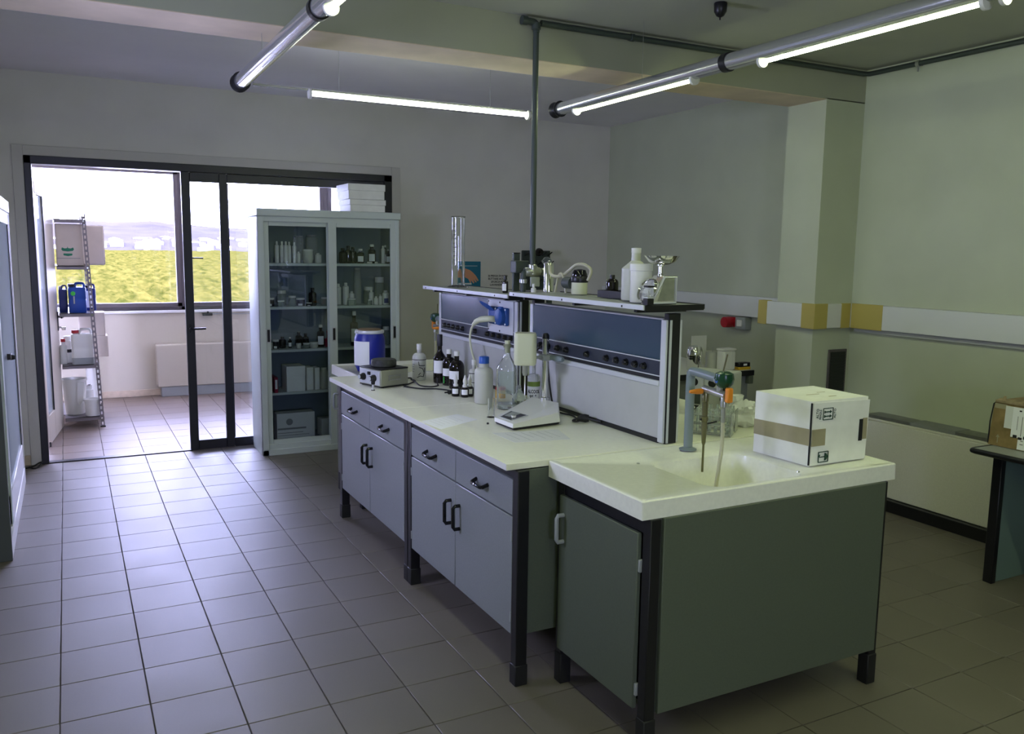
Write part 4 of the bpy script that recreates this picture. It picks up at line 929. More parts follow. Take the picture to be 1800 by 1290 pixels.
def wrap_text(parent, body, size, z, phi, r, m_, wd=None):
    o = text('lettering', body, size, m_, parent, (0, 0, 0), (0, 0, 0), width=wd, bold=.0006)
    for v in o.data.vertices:
        a = phi+v.co.x/r; rr_ = r+.0006+v.co.z; z_ = z+v.co.y; v.co = (rr_*math.cos(a), rr_*math.sin(a), z_)
    return o
wrap_text(lb, 'ALCOOL', .026, .083, ph3, .0345, 'ink', .068); wrap_text(lb, '95 °', .026, .056, ph3-.1, .0345, 'ink', .036)
t = thing('glass_flask', 'small round clear flask lying beside the alcohol bottle', 'flask', (2.062, 3.835, ZT))
part('body', MB().lathe([(.0005, .0), (.02, .002), (.033, .016), (.038, .038), (.033, .058), (.018, .075), (.012, .085), (.011, .10), (.0005, .10)], 24), 'glass_cloudy', t); part('stopper', MB().cyl((0, 0, .10), (0, 0, .112), .009, n=12), 'clear_plastic', t)
t = thing('match_box', 'small red and yellow box behind the blue capped bottle', 'box', (2.085, 4.10, ZT)); part('body', MB().box(-.022, .022, -.018, .018, 0, .045, .002), 'yellow', t); part('top', MB().box(-.0225, .0225, -.0185, .0185, .045, .062, .002), 'red', t)
t = thing('test_tube', 'slim clear glass cylinder standing on the worktop before the stirrer', 'glass tube', (1.80, 3.635, ZT))
part('wall', MB().lathe([(.0005, .002), (.016, .002), (.0165, .004), (.0165, .095), (.0155, .095), (.0155, .005), (.0005, .005)], 20), 'glass', t); part('base', MB().lathe([(.0005, 0), (.022, 0), (.022, .002), (.0005, .002)], 20), 'glass', t)
solo('black_bead', MB().lathe([(.0005, 0), (.005, .002), (.006, .005), (.004, .009), (.0005, .010)], 12), 'black', (1.707, 3.482, ZT), 'tiny black bead lying in front of the overhead stirrer', 'bead')
# papers
def paper(label, pts, z, m_='paper'):
    mb = MB().prism([(a, b_) for a, b_ in pts], z, z+.0008, 'xy'); cx_ = sum(p[0] for p in pts)/4; cy_ = sum(p[1] for p in pts)/4
    t = thing('paper_sheet', label, 'paper', (cx_, cy_, z)); wpart('sheet', mb, m_, t)
    d0 = Vector(pts[0]); ex = Vector(pts[3])-d0; ey = Vector(pts[1])-d0; mb = MB()
    for k in range(6):
        u = .15+.12*k
        a = d0+ex*u+ey*.12; b_ = d0+ex*u+ey*(.55+.3*random.random()); n_ = ex.normalized()*.002
        mb.prism([(a-n_)[:], (b_-n_)[:], (b_+n_)[:], (a+n_)[:]], z+.0008, z+.0012, 'xy')
    wpart('print_lines', mb, 'paper_dim' if m_ == 'paper' else 'panel_grey', t)
paper('blank paper sheet on the worktop left of the overhead stirrer', [(1.452, 3.676), (1.468, 3.47), (1.712, 3.606), (1.679, 3.77)], ZT)
paper('printed paper sheet half under the overhead stirrer base', [(1.640, 3.300), (1.645, 3.090), (1.895, 3.05), (1.95, 3.25)], ZT, 'paper_dim')
paper('second paper sheet lying askew under the printed one', [(1.632, 3.285), (1.655, 3.10), (1.885, 3.075), (1.92, 3.27)], ZT-.0006, 'paper_dim') if False else None
# overhead stirrer
t = thing('overhead_stirrer', 'white overhead stirrer with wedge base, chrome pole and motor head', 'stirrer', (1.93, 3.52, ZT))
Z = ZT
wpart('base', MB().add([(1.738, 3.475, Z+.014), (1.742, 3.300, Z+.014), (2.012, 3.335, Z+.014), (2.135, 3.545, Z+.014), (2.10, 3.76, Z+.014), (1.745, 3.49, Z+.03), (1.752, 3.312, Z+.030), (2.008, 3.345, Z+.058), (2.128, 3.548, Z+.062), (2.09, 3.75, Z+.062)],
   [(4, 3, 2, 1, 0), (5, 6, 7, 8, 9), (0, 1, 6, 5), (1, 2, 7, 6), (2, 3, 8, 7), (3, 4, 9, 8), (4, 0, 5, 9)]), 'white_plastic', t)
wpart('rubber_skirt', MB().add([(1.748, 3.475, Z+.003), (1.752, 3.308, Z+.003), (2.008, 3.342, Z+.003), (2.128, 3.545, Z+.003), (2.10, 3.75, Z+.003), (1.742, 3.478, Z+.014), (1.747, 3.304, Z+.014), (2.010, 3.338, Z+.014), (2.132, 3.545, Z+.014), (2.10, 3.756, Z+.014)],
   [(4, 3, 2, 1, 0), (5, 6, 7, 8, 9), (0, 1, 6, 5), (1, 2, 7, 6), (2, 3, 8, 7), (3, 4, 9, 8), (4, 0, 5, 9)]), 'black_rubber', t)
wpart('foot', MB().cyl((1.775, 3.33, Z), (1.775, 3.33, Z+.006), .01, n=10).cyl((1.98, 3.37, Z), (1.98, 3.37, Z+.006), .01, n=10).cyl((2.08, 3.70, Z), (2.08, 3.70, Z+.006), .01, n=10), 'black_rubber', t)
def on_base(x, y): return Z+.030+(x-1.75)*.092-(0)*(y-3.4)
def quad(name, pts, m_, lift, th, par):
    mb = MB(); n = len(pts); vs = [(x, y, on_base(x, y)+lift) for x, y in pts]+[(x, y, on_base(x, y)+lift+th) for x, y in pts]
    mb.add(vs, [tuple(range(n))[::-1], tuple(range(n, 2*n))]+[(i, (i+1) % n, n+(i+1) % n, n+i) for i in range(n)]); return wpart(name, mb, m_, par)
cp = quad('control_panel', [(1.762, 3.475), (1.768, 3.372), (1.880, 3.405), (1.862, 3.545)], 'alu_flat', .0005, .002, t)
quad('panel_face', [(1.768, 3.470), (1.773, 3.380), (1.872, 3.410), (1.857, 3.535)], 'black', .0025, .001, cp)
quad('display', [(1.790, 3.474), (1.797, 3.434), (1.868, 3.452), (1.858, 3.518)], 'grey_plastic', .0035, .001, cp)
wpart('dial', MB().lathe([(.013, 0), (.013, .012), (.0005, .013)], 14, (1.805, 3.408, on_base(1.8, 3.4)+.003)), 'chrome', cp)
wpart('pole', MB().cyl((2.118, 3.668, Z+.05), (2.118, 3.668, Z+.375), .0165, n=20), 'chrome', t)
wpart('pole_collar', MB().lathe([(.025, .058), (.025, .072), (.018, .076)], 18, (2.118, 3.668, Z)), 'chrome', t)
wpart('pole_cap', MB().lathe([(.017, .370), (.018, .372), (.018, .388), (.012, .397), (.0005, .399)], 18, (2.118, 3.668, Z)), 'black', t)
cl = wpart('clamp', MB().box(2.09, 2.15, 3.64, 3.695, Z+.262, Z+.292, .006).cyl((2.02, 3.675, Z+.277), (2.10, 3.67, Z+.277), .008, n=10), 'grey_plastic', t)
wpart('clamp_knob', MB().tube([(2.138, 3.65, Z+.277), (2.146, 3.62, Z+.276), (2.152, 3.57, Z+.275), (2.153, 3.555, Z+.275)], [.012, .016, .016, .010], 12), 'tap_grey', cl)
hd = MB(); Ld = []
for z, k in ((.245, .90), (.25, .97), (.262, 1), (.385, 1), (.398, .97), (.404, .90)): Ld.append([(2.0+a*k, 3.665+c*k, Z+z) for a, c in rrect(-.056, .056, -.05, .05, .026, 6)])
loops(hd, Ld, True, True); hd.rot(R(-28), (2.0, 3.665)); wpart('motor_head', hd, 'cream_plastic', t)
wpart('chuck', MB().lathe([(.0005, .19), (.010, .19), (.014, .205), (.014, .235), (.02, .246), (.0005, .246)], 16, (2.0, 3.665, Z)), 'steel', t)
wpart('stirring_rod', MB().cyl((2.0, 3.665, Z+.09), (2.0, 3.665, Z+.2), .004, n=8), 'chrome', t)
wpart('power_cord', MB().tube(spline([(2.05, 3.68, Z+.36), (2.09, 3.71, Z+.33), (2.075, 3.72, Z+.295), (2.12, 3.71, Z+.33), (2.14, 3.70, Z+.37), (2.15, 3.70, Z+.33), (2.155, 3.70, Z+.2), (2.155, 3.66, Z+.06), (2.155, 3.62, Z+.01), (2.15, 3.55, Z+.008), (2.16, 3.47, Z+.01), (2.14, 3.40, Z+.008), (2.10, 3.365, Z+.008), (2.11, 3.34, Z+.008), (2.14, 3.345, Z+.014)], 6), .0045, 8), 'black_rubber', t)
wpart('power_plug', MB().tube([(2.115, 3.352, Z+.014), (2.135, 3.345, Z+.021), (2.15, 3.335, Z+.021), (2.165, 3.325, Z+.021)], [.009, .018, .02, .016], 12).cyl((2.155, 3.335, Z+.02), (2.178, 3.24, Z+.02), .006, n=8), 'black_rubber', t)

# ---------------------------------------------------------------- on the reagent shelves
t = thing('measuring_cylinder', 'tall clear glass measuring cylinder on the farther shelf', 'glass cylinder', (2.20, 4.935, ZSF)); r = .042
part('wall', MB().lathe([(.0005, .012), (r, .012), (r, .435), (r+.004, .44), (r+.002, .443), (r-.003, .44), (r-.003, .016), (.0005, .016)], 32), 'glass', t)
part('foot', MB().lathe([(.0005, 0), (.066, 0), (.068, .004), (.055, .009), (.03, .013), (.0005, .013)], 28), 'glass', t)
ph4 = math.atan2(-4.935, -2.2); mb = MB()
for k in range(9): mb.arc(r+.0012, .17+k*.026, .1725+k*.026, ph4-.75, ph4-(.25 if k % 2 else .45), 4)
part('graduation', mb, 'ink', t)
t = bottle('sample_bottle', 'small dark bottle with white label on the shelf edge', 2.145, 4.172, ZSF, .095, .0165, .007, .058, 'amber', 'black', .022, .009, lab=(.012, .05, -.5, .8, 'paper'), n=18)
t = bottle('white_jug', 'large white plastic bottle with narrow neck behind the scale', 2.235, 3.085, ZS, .232, .062, .020, .142, 'milk_plastic', None, curve=.4, n=32)
part('neck_rim', MB().lathe([(.020, .21), (.0215, .212), (.0215, .232), (.0005, .233)], 20), 'white_plastic', t)
t = thing('white_tin', 'white lidded plastic jar between tall bottle and scale', 'jar', (2.185, 2.975, ZS))
part('body', MB().lathe([(.0005, 0), (.044, 0), (.046, .004), (.046, .135), (.0005, .135)], 28), 'white_plastic', t); part('lid', MB().lathe([(.0005, .165), (.047, .165), (.049, .162), (.049, .136), (.0005, .136)], 28), 'white_plastic', t)
# small dial scale
t = thing('kitchen_scale', 'small chrome scale with a dish pan on the near shelf end', 'scale', (2.20, 2.855, ZS)); Z = ZS
mb = MB(); mb.prism([(-.075, 0), (.055, 0), (.055, .118), (-.012, .118), (-.035, .095)], -.035, .035); part('housing', mb, 'chrome', t)
part('side_frame', MB().tube([(-.07, -.037, .006), (.05, -.037, .006), (.05, -.037, .112), (-.01, -.037, .112), (-.07, -.037, .012)], .0045, 6).tube([(-.07, .037, .006), (.05, .037, .006), (.05, .037, .112), (-.01, .037, .112)], .0045, 6), 'alu_flat', t)
part('side_panel', MB().prism([(-.045, .014), (.042, .014), (.042, .104), (-.005, .104), (-.02, .08)], -.037, -.0345), 'steel', t)
f = MB().lathe([(.0005, .006), (.043, .006), (.046, .0), (.046, -.012), (.0005, -.012)], 28, (0, 0, 0), 'x'); f.v = [(-(x)-.066+z*.45, y, z*.9+.06) for x, y, z in f.v]; part('dial', f, 'paper_dim', t, 'tilted round dial')
f = MB().lathe([(.047, -.008), (.052, .0), (.050, .012), (.046, .006)], 28, (0, 0, 0), 'x'); f.v = [(-(x)-.066+z*.45, y, z*.9+.06) for x, y, z in f.v]; part('dial_rim', f, 'chrome', t)
part('stem', MB().lathe([(.014, .116), (.014, .122), (.010, .126), (.010, .155), (.016, .160), (.016, .165), (.0005, .165)], 16, (-.005, 0, 0)), 'chrome', t)
part('pan', MB().lathe([(.0005, .162), (.03, .164), (.055, .175), (.070, .195), (.074, .200), (.070, .199), (.053, .179), (.028, .169), (.0005, .167)], 36, (.0, 0, 0)), 'chrome', t)
part('foot', MB().cyl((-.055, 0, -.0), (-.055, 0, .004), .03, n=14), 'black', t)
t = thing('film_canister', 'black topped small glass vial at the shelf front edge', 'vial', (2.088, 2.788, ZS)); t.name = 'glass_vial'
t['label'] = 'small square glass vial with black foot at the shelf edge'
part('foot', MB().box(-.016, .016, -.016, .016, 0, .028, .002), 'black', t); part('body', MB().box(-.0155, .0155, -.0155, .0155, .0285, .034, .001), 'alu_flat', t); part('glass', MB().box(-.015, .015, -.015, .015, .0345, .072, .001), 'clear_plastic', t); part('top', MB().box(-.016, .016, -.016, .016, .0725, .080, .002), 'black', t)
t = thing('black_tray', 'low black tray holding small bottles on the near shelf', 'tray', (2.30, 3.28, ZS))
part('floor', MB().box(-.05, .05, -.125, .125, 0, .006, .001), 'black', t); part('rim', MB().box(-.052, -.047, -.127, .127, 0, .034, .001).box(.047, .052, -.127, .127, 0, .034, .001).box(-.047, .047, -.127, -.122, 0, .034, .001).box(-.047, .047, .122, .127, 0, .034, .001), 'black', t)
bottle('dark_vial', 'small dark bottle in the black tray', 2.30, 3.36, ZS+.0066, .10, .030, .010, .062, 'amber', 'black', .02, .012, n=20)
bottle('clear_vial', 'small clear bottle with dark top in the black tray', 2.30, 3.245, ZS+.0066, .10, .024, .009, .055, 'glass_cloudy', 'black', .03, .011, n=20)
# pump jar with hose, chrome cylinder
t = thing('filter_pump', 'black topped pump jar with a looping pale hose', 'pump', (2.305, 3.66, ZS))
part('jar', MB().lathe([(.0005, 0), (.038, 0), (.041, .004), (.041, .060), (.0005, .060)], 24), 'cream_plastic', t); part('collar', MB().lathe([(.0005, .060), (.0435, .060), (.0445, .063), (.0445, .088), (.042, .092), (.0005, .092)], 24), 'black', t)
part('top', MB().lathe([(.038, .092), (.038, .102), (.030, .122), (.012, .127), (.0005, .127)], 20), 'black_gloss', t)
part('side_body', MB().cyl((-.02, .10, .055), (-.02, .03, .055), .03, n=18).cyl((-.02, .112, .055), (-.02, .10, .055), .02, n=18), 'pipe_green', t)
part('hose', MB().tube(spline([(.02, -.045, .07), (.03, -.058, .12), (.01, -.03, .148), (0, .03, .148), (0, .10, .118), (-.01, .16, .088), (-.02, .22, .085), (-.02, .26, .10), (-.01, .285, .14)], 6), .0085, 10), 'hose', t)
part('hose_loop', MB().tube(spline([(-.02, .10, .0), (-.02, .115, .06), (-.015, .15, .098), (-.01, .19, .09), (-.01, .215, .03), (-.01, .225, .0)], 6), .006, 8), 'hose', t)
t = thing('chrome_cylinder', 'upright chrome cylinder standing among the pipes', 'cylinder', (2.315, 3.99, ZS)); t.location.z = 1.474
part('body', MB().lathe([(.0005, 0), (.027, 0), (.027, .165), (.025, .17), (.0005, .17)], 22), 'chrome', t); part('knob', MB().lathe([(.0005, .17), (.006, .17), (.007, .178), (.0005, .182)], 10), 'chrome', t)
# water pipe pole and fittings
t = thing('water_pipe', 'thin dark green vertical pipe from ceiling to bench fittings', 'pipe', (2.358, 4.252, .9)); x, y = 2.358, 4.252
wpart('riser', MB().cyl((x, y, 1.60), (x, y, 2.915), .0165, n=14), 'pipe_green', t)
wpart('tee', MB().lathe([(.022, -.03), (.026, -.026), (.026, .026), (.022, .03)], 14, (x, y, 1.60)).lathe([(.022, -.05), (.026, -.045), (.026, .045), (.022, .05)], 14, (x, y, 1.588), 'x'), 'steel', t)
wpart('branch', MB().tube(spline([(x-.04, y, 1.588), (x-.048, y, 1.586), (x-.055, y, 1.578), (x-.058, y, 1.56), (x-.058, y, 1.53), (x-.058, y, 1.4745)], 6), .016, 12), 'pipe_green', t)
wpart('branch', MB().tube([(x-.058, y, 1.436), (x-.058, y, 1.2), (x-.058, y, .90)], .016, 12), 'pipe_green', t)
wpart('branch', MB().tube(spline([(x+.05, y, 1.588), (x+.085, y, 1.588), (x+.105, y, 1.58), (x+.113, y, 1.56), (x+.115, y, 1.50), (x+.115, y, .90)], 6), .017, 12), 'pipe_green', t)
wpart('elbow', MB().lathe([(.018, -.012), (.022, -.01), (.022, .01), (.018, .012)], 14, (x-.058, y, 1.535)), 'steel', t)
wpart('elbow', MB().lathe([(.018, -.012), (.022, -.01), (.022, .01), (.018, .012)], 14, (x+.07, y, 1.588), 'x'), 'steel', t)
wpart('valve_box', MB().box(x-.09, x-.005, y+.03, y+.10, 1.58, 1.65, .004), 'pipe_green', t)
wpart('switch_box', MB().box(x-.025, x+.035, y-.03, y-.018, 1.505, 1.56, .003), 'grey_plastic', t)
wpart('ceiling_bend', MB().tube(spline([(x, y, 2.90), (x, y, 2.935), (x-.02, y, 2.951), (x-.075, y, 2.951)], 5), .019, 12).lathe([(.018, -.02), (.025, -.016), (.025, .016), (.018, .02)], 14, (x, y, 2.93)).lathe([(.0005, -.02), (.024, -.016), (.024, .016), (.0005, .02)], 14, (x-.075, y, 2.953), 'x'), 'pipe_green', t)
t = thing('conduit_clip_board', 'short dark upright conduit left of the vertical pipe', 'conduit', (2.40, 4.52, ZSF)); t.name = 'dark_conduit'
t.location = (2.31, 4.36, ZSF); part('body', MB().box(-.02, .02, -.012, .012, 0, .215, .003), 'pipe_green', t); part('cap', MB().box(-.021, .021, -.013, .013, .2152, .222, .002), 'black', t)
bottle('white_dropper', 'little white dropper bottle at the foot of the pipes', 2.245, 4.03, ZSF, .055, .014, .006, .026, 'white_plastic', 'white_plastic', .02, .007, n=14)

# ---------------------------------------------------------------- right half of the bench
def tube_rack(label, x, y, rz, n, m_):
    t = thing('test_tube_rack', label, 'rack', (x, y, ZT), rz); L_ = .175
    for z in (.004, .045, .088): part('tier', MB().box(-L_/2, L_/2, -.028, .028, z, z+.004, .001), m_, t)
    for xx in (-L_/2, L_/2-.004): part('end', MB().box(xx, xx+.004, -.03, .03, 0, .105, .001), m_, t)
    for k in range(n):
        xx = -L_/2+.02+k*(L_-.04)/(n-1)
        part('tube', MB().lathe([(.0005, .008), (.006, .010), (.0075, .016), (.0075, .118), (.0005, .118)], 10, (xx, 0, 0)), 'glass_cloudy', t)
    return t
tube_rack('front clear test tube rack behind the tap', 2.528, 2.872, R(-52), 6, 'clear_plastic')
tube_rack('rear clear test tube rack behind the tap', 2.62, 2.945, R(-52), 5, 'clear_plastic')
bpy.data.objects['test_tube_rack'].name = 'test_tube_rack'
# plastic bag: crumpled
t = thing('plastic_bag', 'crumpled clear plastic bag on the right of the bench', 'bag', (2.795, 2.975, ZT))
mb = MB(); n, k = 30, 18; vs = []
for j in range(k+1):
    v = j/k; th = v*math.pi
    for i in range(n):
        a = 2*math.pi*i/n; d = Vector((math.cos(a)*math.sin(th), math.sin(a)*math.sin(th), math.cos(th)))
        rr_ = 1+.55*noise.noise(d*2.6+Vector((3, 1, 0)))+.5*abs(noise.noise(d*5.1+Vector((7, 2, 1))))
        z = max(0, .052+d.z*rr_*.058); vs.append((d.x*rr_*.075, d.y*rr_*.065, z))
fs = [(j*n+i, j*n+(i+1) % n, (j+1)*n+(i+1) % n, (j+1)*n+i) for j in range(k) for i in range(n)]
part('body', MB().add(vs, fs), 'bag', t)
vs = []
for j in range(6):
    for i in range(12):
        a = 2*math.pi*i/12; rr_ = (.014+.030*j/5)*(1+.3*noise.noise((a*2, j*.6, 4)))
        vs.append((rr_*math.cos(a)-.028-.004*j, rr_*math.sin(a)*.8, .095+.011*j+.010*noise.noise((i*1.3, j, 0))))
fs = [(j*12+i, j*12+(i+1) % 12, (j+1)*12+(i+1) % 12, (j+1)*12+i) for j in range(5) for i in range(12)]
part('twisted_neck', MB().add(vs, fs), 'bag', t)
# instrument
t = thing('laboratory_instrument', 'grey instrument with round black sockets behind the tap', 'instrument', (2.835, 3.215, ZT), R(-62))
part('housing', MB().box(-.13, .10, -.06, .10, 0, .225, .006), 'panel_grey', t)
part('face_plate', MB().box(-.125, -.038, -.063, -.06, .12, .215, .002).box(-.030, .045, -.063, -.06, .12, .215, .002), 'alu_flat', t)
for xx in (-.085, .008): part('socket', MB().lathe([(.0005, -.066), (.019, -.066), (.021, -.062)], 18, (xx, 0, .172), 'y'), 'black', t)
part('screen', MB().box(-.118, -.05, -.0635, -.06, .062, .112, .001), 'pipe_green', t)
p = part('badge', MB().box(-.122, -.048, -.0635, -.06, .002, .055, .001), 'ink', t)
text('lettering', 'S', .06, 'paper', p, (-.085, -.0642, .026), NY, bold=.001)
part('side_module', MB().box(.05, .095, -.064, -.06, .09, .20, .001), 'black', t)
# white box on sink
t = thing('white_carton_box', 'white carton box with brown tape standing on the sink edge', 'box', (2.484, 2.272, .8965))
bL = (2.474-2.484, 2.557-2.272); bR = (2.794-2.484, .0); bB = (2.80-2.484, 2.56-2.272); HB = .252
def quadbox(P, z0, z1, topoff=(0, 0)):
    mb = MB(); vs = [(x_, y_, z0) for x_, y_ in P]+[(x_+topoff[0], y_+topoff[1], z1) for x_, y_ in P]
    return mb.add(vs, [(3, 2, 1, 0), (4, 5, 6, 7)]+[(i, (i+1) % 4, 4+(i+1) % 4, 4+i) for i in range(4)])
P = [(0, 0), bR, bB, bL]
part('body', quadbox(P, 0, HB), 'carton_white', t)
part('corner_gap', MB().box(-.002, .003, -.003, .002, .004, HB-.006), 'ink', t)
part('front_flap', MB().add([(.006, -.002, .002), (bR[0], -.002, .004), (bR[0]+.004, -.006, HB-.012), (.006, -.006, HB-.006), (.006, .002, .002), (bR[0], .002, .004), (bR[0]+.004, .002, HB-.012), (.006, .002, HB-.006)], [(0, 1, 2, 3), (7, 6, 5, 4), (0, 4, 5, 1), (1, 5, 6, 2), (2, 6, 7, 3), (3, 7, 4, 0)]), 'carton_white', t)
part('side_flap', MB().add([(bR[0], .004, .01), (bR[0]+.012, .04, .01), (bR[0]+.02, .02, .17), (bR[0]+.006, .0, .20), (bR[0]+.002, .05, .2)], [(0, 1, 2, 3), (3, 2, 4)]), 'carton_white', t)
part('tape', MB().add([(-.001, .0, .08), (bL[0]-.001, bL[1], .075), (bL[0]-.001, bL[1], .137), (-.001, .0, .145), (-.0025, .0, .08), (bL[0]-.0025, bL[1], .075), (bL[0]-.0025, bL[1], .137), (-.0025, .0, .145)], [(0, 1, 2, 3), (7, 6, 5, 4), (0, 4, 5, 1), (1, 5, 6, 2), (2, 6, 7, 3), (3, 7, 4, 0)]).box(.004, .075, -.0078, -.0045, .078, .143), 'tape', t)
part('slit', MB().box(-.0045, -.002, .06, .235, .112, .1155).box(.262, .280, -.0075, -.0052, .078, .165), 'ink', t)
part('tape_end', MB().box(.281, .305, -.0075, -.0052, .083, .168), 'tape', t)
mk = part('transit_marks', MB(), 'ink_green', t) if False else None
mb = MB(); yq = -.0066
def ln(x0, z0, x1, z1, w_=.0014):
    d = Vector((x1-x0, z1-z0)); n_ = Vector((-d.y, d.x)).normalized()*w_
    mb.prism([(x0-n_.x, z0-n_.y), (x1-n_.x, z1-n_.y), (x1+n_.x, z1+n_.y), (x0+n_.x, z0+n_.y)], yq-.0006, yq+.002)
for a in ((.058, .178, .110, .178), (.110, .178, .110, .222), (.110, .222, .058, .222), (.058, .222, .058, .178)): ln(*a)
for z in (.191, .208):
    ln(.066, z, .095, z, .0022); ln(.066, z-.005, .066, z+.005, .0018); mb.prism([(.094, z-.006), (.104, z), (.094, z+.006)], yq-.0006, yq+.002)
# umbrella symbol on its side
for a in ((.046, .012, .098, .012), (.098, .012, .098, .052), (.098, .052, .046, .052), (.046, .052, .046, .012)): ln(*a)
ln(.052, .032, .082, .032, .0016); ln(.052, .032, .050, .038, .0014); ln(.050, .038, .054, .041, .0014)
mb.prism([(.080, .017), (.088, .020), (.093, .027), (.094, .032), (.093, .037), (.088, .044), (.080, .047)], yq-.0006, yq+.002)
mk = part('transit_marks', mb, 'ink_green', t)
for s_, xx, zz, sz in (('ALTO', .027, .205, .018), ('FRAGILE', .043, .200, .016), ('ALTO', .120, .200, .015)):
    text('lettering', s_, sz, 'ink_green', t, (xx, yq-.001, zz), (R(90), R(-90), 0), width=.038)
mb = MB()
for k in range(4): mb.box(-.0032, -.002, .115+.006*abs(k-1.5), .175-.005*k, .040-.008*k, .0425-.008*k)
part('small_print', mb, 'ink_grey', t)
part('top_stain', MB().box(.10, .17, .12, .124, HB+.0002, HB+.0008).box(.19, .235, .15, .153, HB+.0002, HB+.0008).box(.16, .20, .06, .066, HB+.0002, HB+.0008), 'carton_torn', t)

# ================================================================ RIGHT SIDE OF THE ROOM
# cable duct on right wall
def duct(name, label, mb): return solo(name, mb, 'duct', (0, 0, 0), label, 'cable duct')
dz0, dz1_ = 1.197, 1.366
t = thing('cable_duct', 'pale grey cable duct running along the right wall and column', 'cable duct', (XR, 4.5, dz0))
def dseg(mb, m_='duct', nm='duct_section'): return wpart(nm, mb, m_, t)
dseg(MB().box(4.955, XR-.0005, BY1+.055, YB-.02, dz0, dz1_, .003)); dseg(MB().box(KX-.05, KX-.0005, BY0-.05, BY1+.055, dz0, dz1_, .003))
dseg(MB().box(KX-.05, 5.0, BY0-.052, BY0-.0005, dz0, dz1_, .003)); dseg(MB().box(4.955, XR-.0005, -2.0, BY0-.052, dz0, dz1_, .003))
yc = 'yellow_cover'; e_ = .004
for mb in (MB().box(KX-.05-e_, KX, BY1+.052, BY1+.14, dz0-.004, dz1_+.004, .002), MB().box(KX-.05-e_, KX-.045, BY0-.05, BY0+.065, dz0-.004, dz1_+.004, .002), MB().box(KX-.05-e_, KX+.075, BY0-.052-e_, BY0-.045, dz0-.004, dz1_+.004, .002), MB().box(4.86, 4.95, BY0-.052-e_, BY0-.045, dz0-.004, dz1_+.004, .002), MB().box(4.955-e_, 4.96, BY0-.32, BY0-.06, dz0-.004, dz1_+.004, .002)): dseg(mb, yc, 'yellow_cover')
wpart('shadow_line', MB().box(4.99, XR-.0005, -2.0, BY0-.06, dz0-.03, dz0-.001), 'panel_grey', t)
# red industrial socket
t = thing('industrial_socket', 'red round industrial socket in grey box below the duct', 'socket', (XR, 5.40, 1.08))
wpart('box', MB().box(XR-.075, XR-.001, 5.28, 5.40, 1.085, 1.19, .006), 'grey_plastic', t); wpart('outlet', MB().lathe([(.045, .0), (.047, -.05), (.044, -.09), (.0005, -.09)], 20, (XR-.05, 5.46, 1.14), 'x').box(XR-.06, XR-.002, 5.40, 5.50, 1.10, 1.18, .004), 'red', t); wpart('latch', MB().box(XR-.085, XR-.074, 5.31, 5.37, 1.11, 1.165, .003), 'white_plastic', t)
# vent on the column
t = thing('vent_grille', 'dark rectangular vent grille on the column face', 'vent', (4.90, BY0, .70))
wpart('frame', MB().box(4.808, 4.992, BY0-.012, BY0-.001, .70, 1.036, .003), 'bronze', t)
wpart('mesh', MB().box(4.826, 4.974, BY0-.0145, BY0-.010, .718, 1.018), 'vent_dark', t)
mb = MB()
for k in range(14): mb.box(4.826, 4.974, BY0-.017, BY0-.0144, .726+k*.0205, .732+k*.0205)
wpart('louvre', mb, 'vent_dark', t)
# fan coil heater along right wall
t = thing('fan_coil_heater', 'long low white fan coil heater under the duct, black base', 'heater', (4.92, 2.5, 0))
wpart('cover', MB().box(4.852, 5.018, .9, 4.0, .08, .585, .005), 'radiator', t); wpart('base', MB().box(4.81, 5.018, .92, 3.98, 0, .079, .003), 'black', t)
wpart('top_frame', MB().box(4.866, 5.018, .9, 4.0, .586, .60, .003), 'radiator', t)
mb = MB()
for k in range(10): mb.box(4.872+k*.0145, 4.879+k*.0145, .95, 3.97, .6005, .622)
wpart('grille', mb, 'steel', t); wpart('grille_pad', MB().box(4.87, 5.016, 3.30, 3.62, .600, .6245), 'ink_grey', t)
# desk
t = thing('desk', 'grey desk with black edges at the right, near the wall heater', 'desk', (4.44, 2.0, 0))
wpart('top', MB().box(4.10, 4.80, 1.0, 2.688, .702, .726, .002), 'desk_top', t); wpart('edge_band', MB().tube([(4.80, 2.682, .714), (4.125, 2.682, .714), (4.108, 2.678, .714), (4.10, 2.66, .714), (4.10, 1.0, .714)], .0145, 10), 'black', t)
wpart('end_panel', MB().box(4.262, 4.78, 2.60, 2.63, .0, .70, .002), 'desk_panel', t); wpart('end_panel_edge', MB().box(4.225, 4.262, 2.59, 2.64, 0, .70, .003), 'black', t)
wpart('end_panel', MB().box(4.262, 4.78, 1.05, 1.08, .0, .70, .002), 'desk_panel', t); wpart('end_panel_edge', MB().box(4.225, 4.262, 1.04, 1.09, 0, .70, .003), 'black', t)
wpart('modesty_panel', MB().box(4.52, 4.54, 1.08, 2.60, .27, .70, .002), 'desk_panel', t)
# brown parcel on the desk
t = thing('brown_parcel', 'worn brown cardboard parcel with white label strips on the desk', 'box', (4.42, 2.35, .7285))
X0, X1, Y0, Y1 = 4.262, 4.60, 2.02, 2.70
wpart('body', MB().add([(X0, Y1, .7285), (X0, Y0, .7285), (X1, Y0, .7285), (X1, Y1, .7285), (X0+.012, Y1-.012, .955), (X0+.004, Y0, .95), (X1, Y0, .955), (X1, Y1-.012, .955), (X0+.03, Y1-.03, .968), (X0+.03, Y0, .962), (X1-.02, Y0, .968), (X1-.02, Y1-.03, .968)],
   [(0, 1, 2, 3), (0, 4, 5, 1), (1, 5, 6, 2), (2, 6, 7, 3), (3, 7, 4, 0), (4, 8, 9, 5), (5, 9, 10, 6), (6, 10, 11, 7), (7, 11, 8, 4), (8, 11, 10, 9)]), 'carton', t)
mb = MB(); vs = []; nn = 22
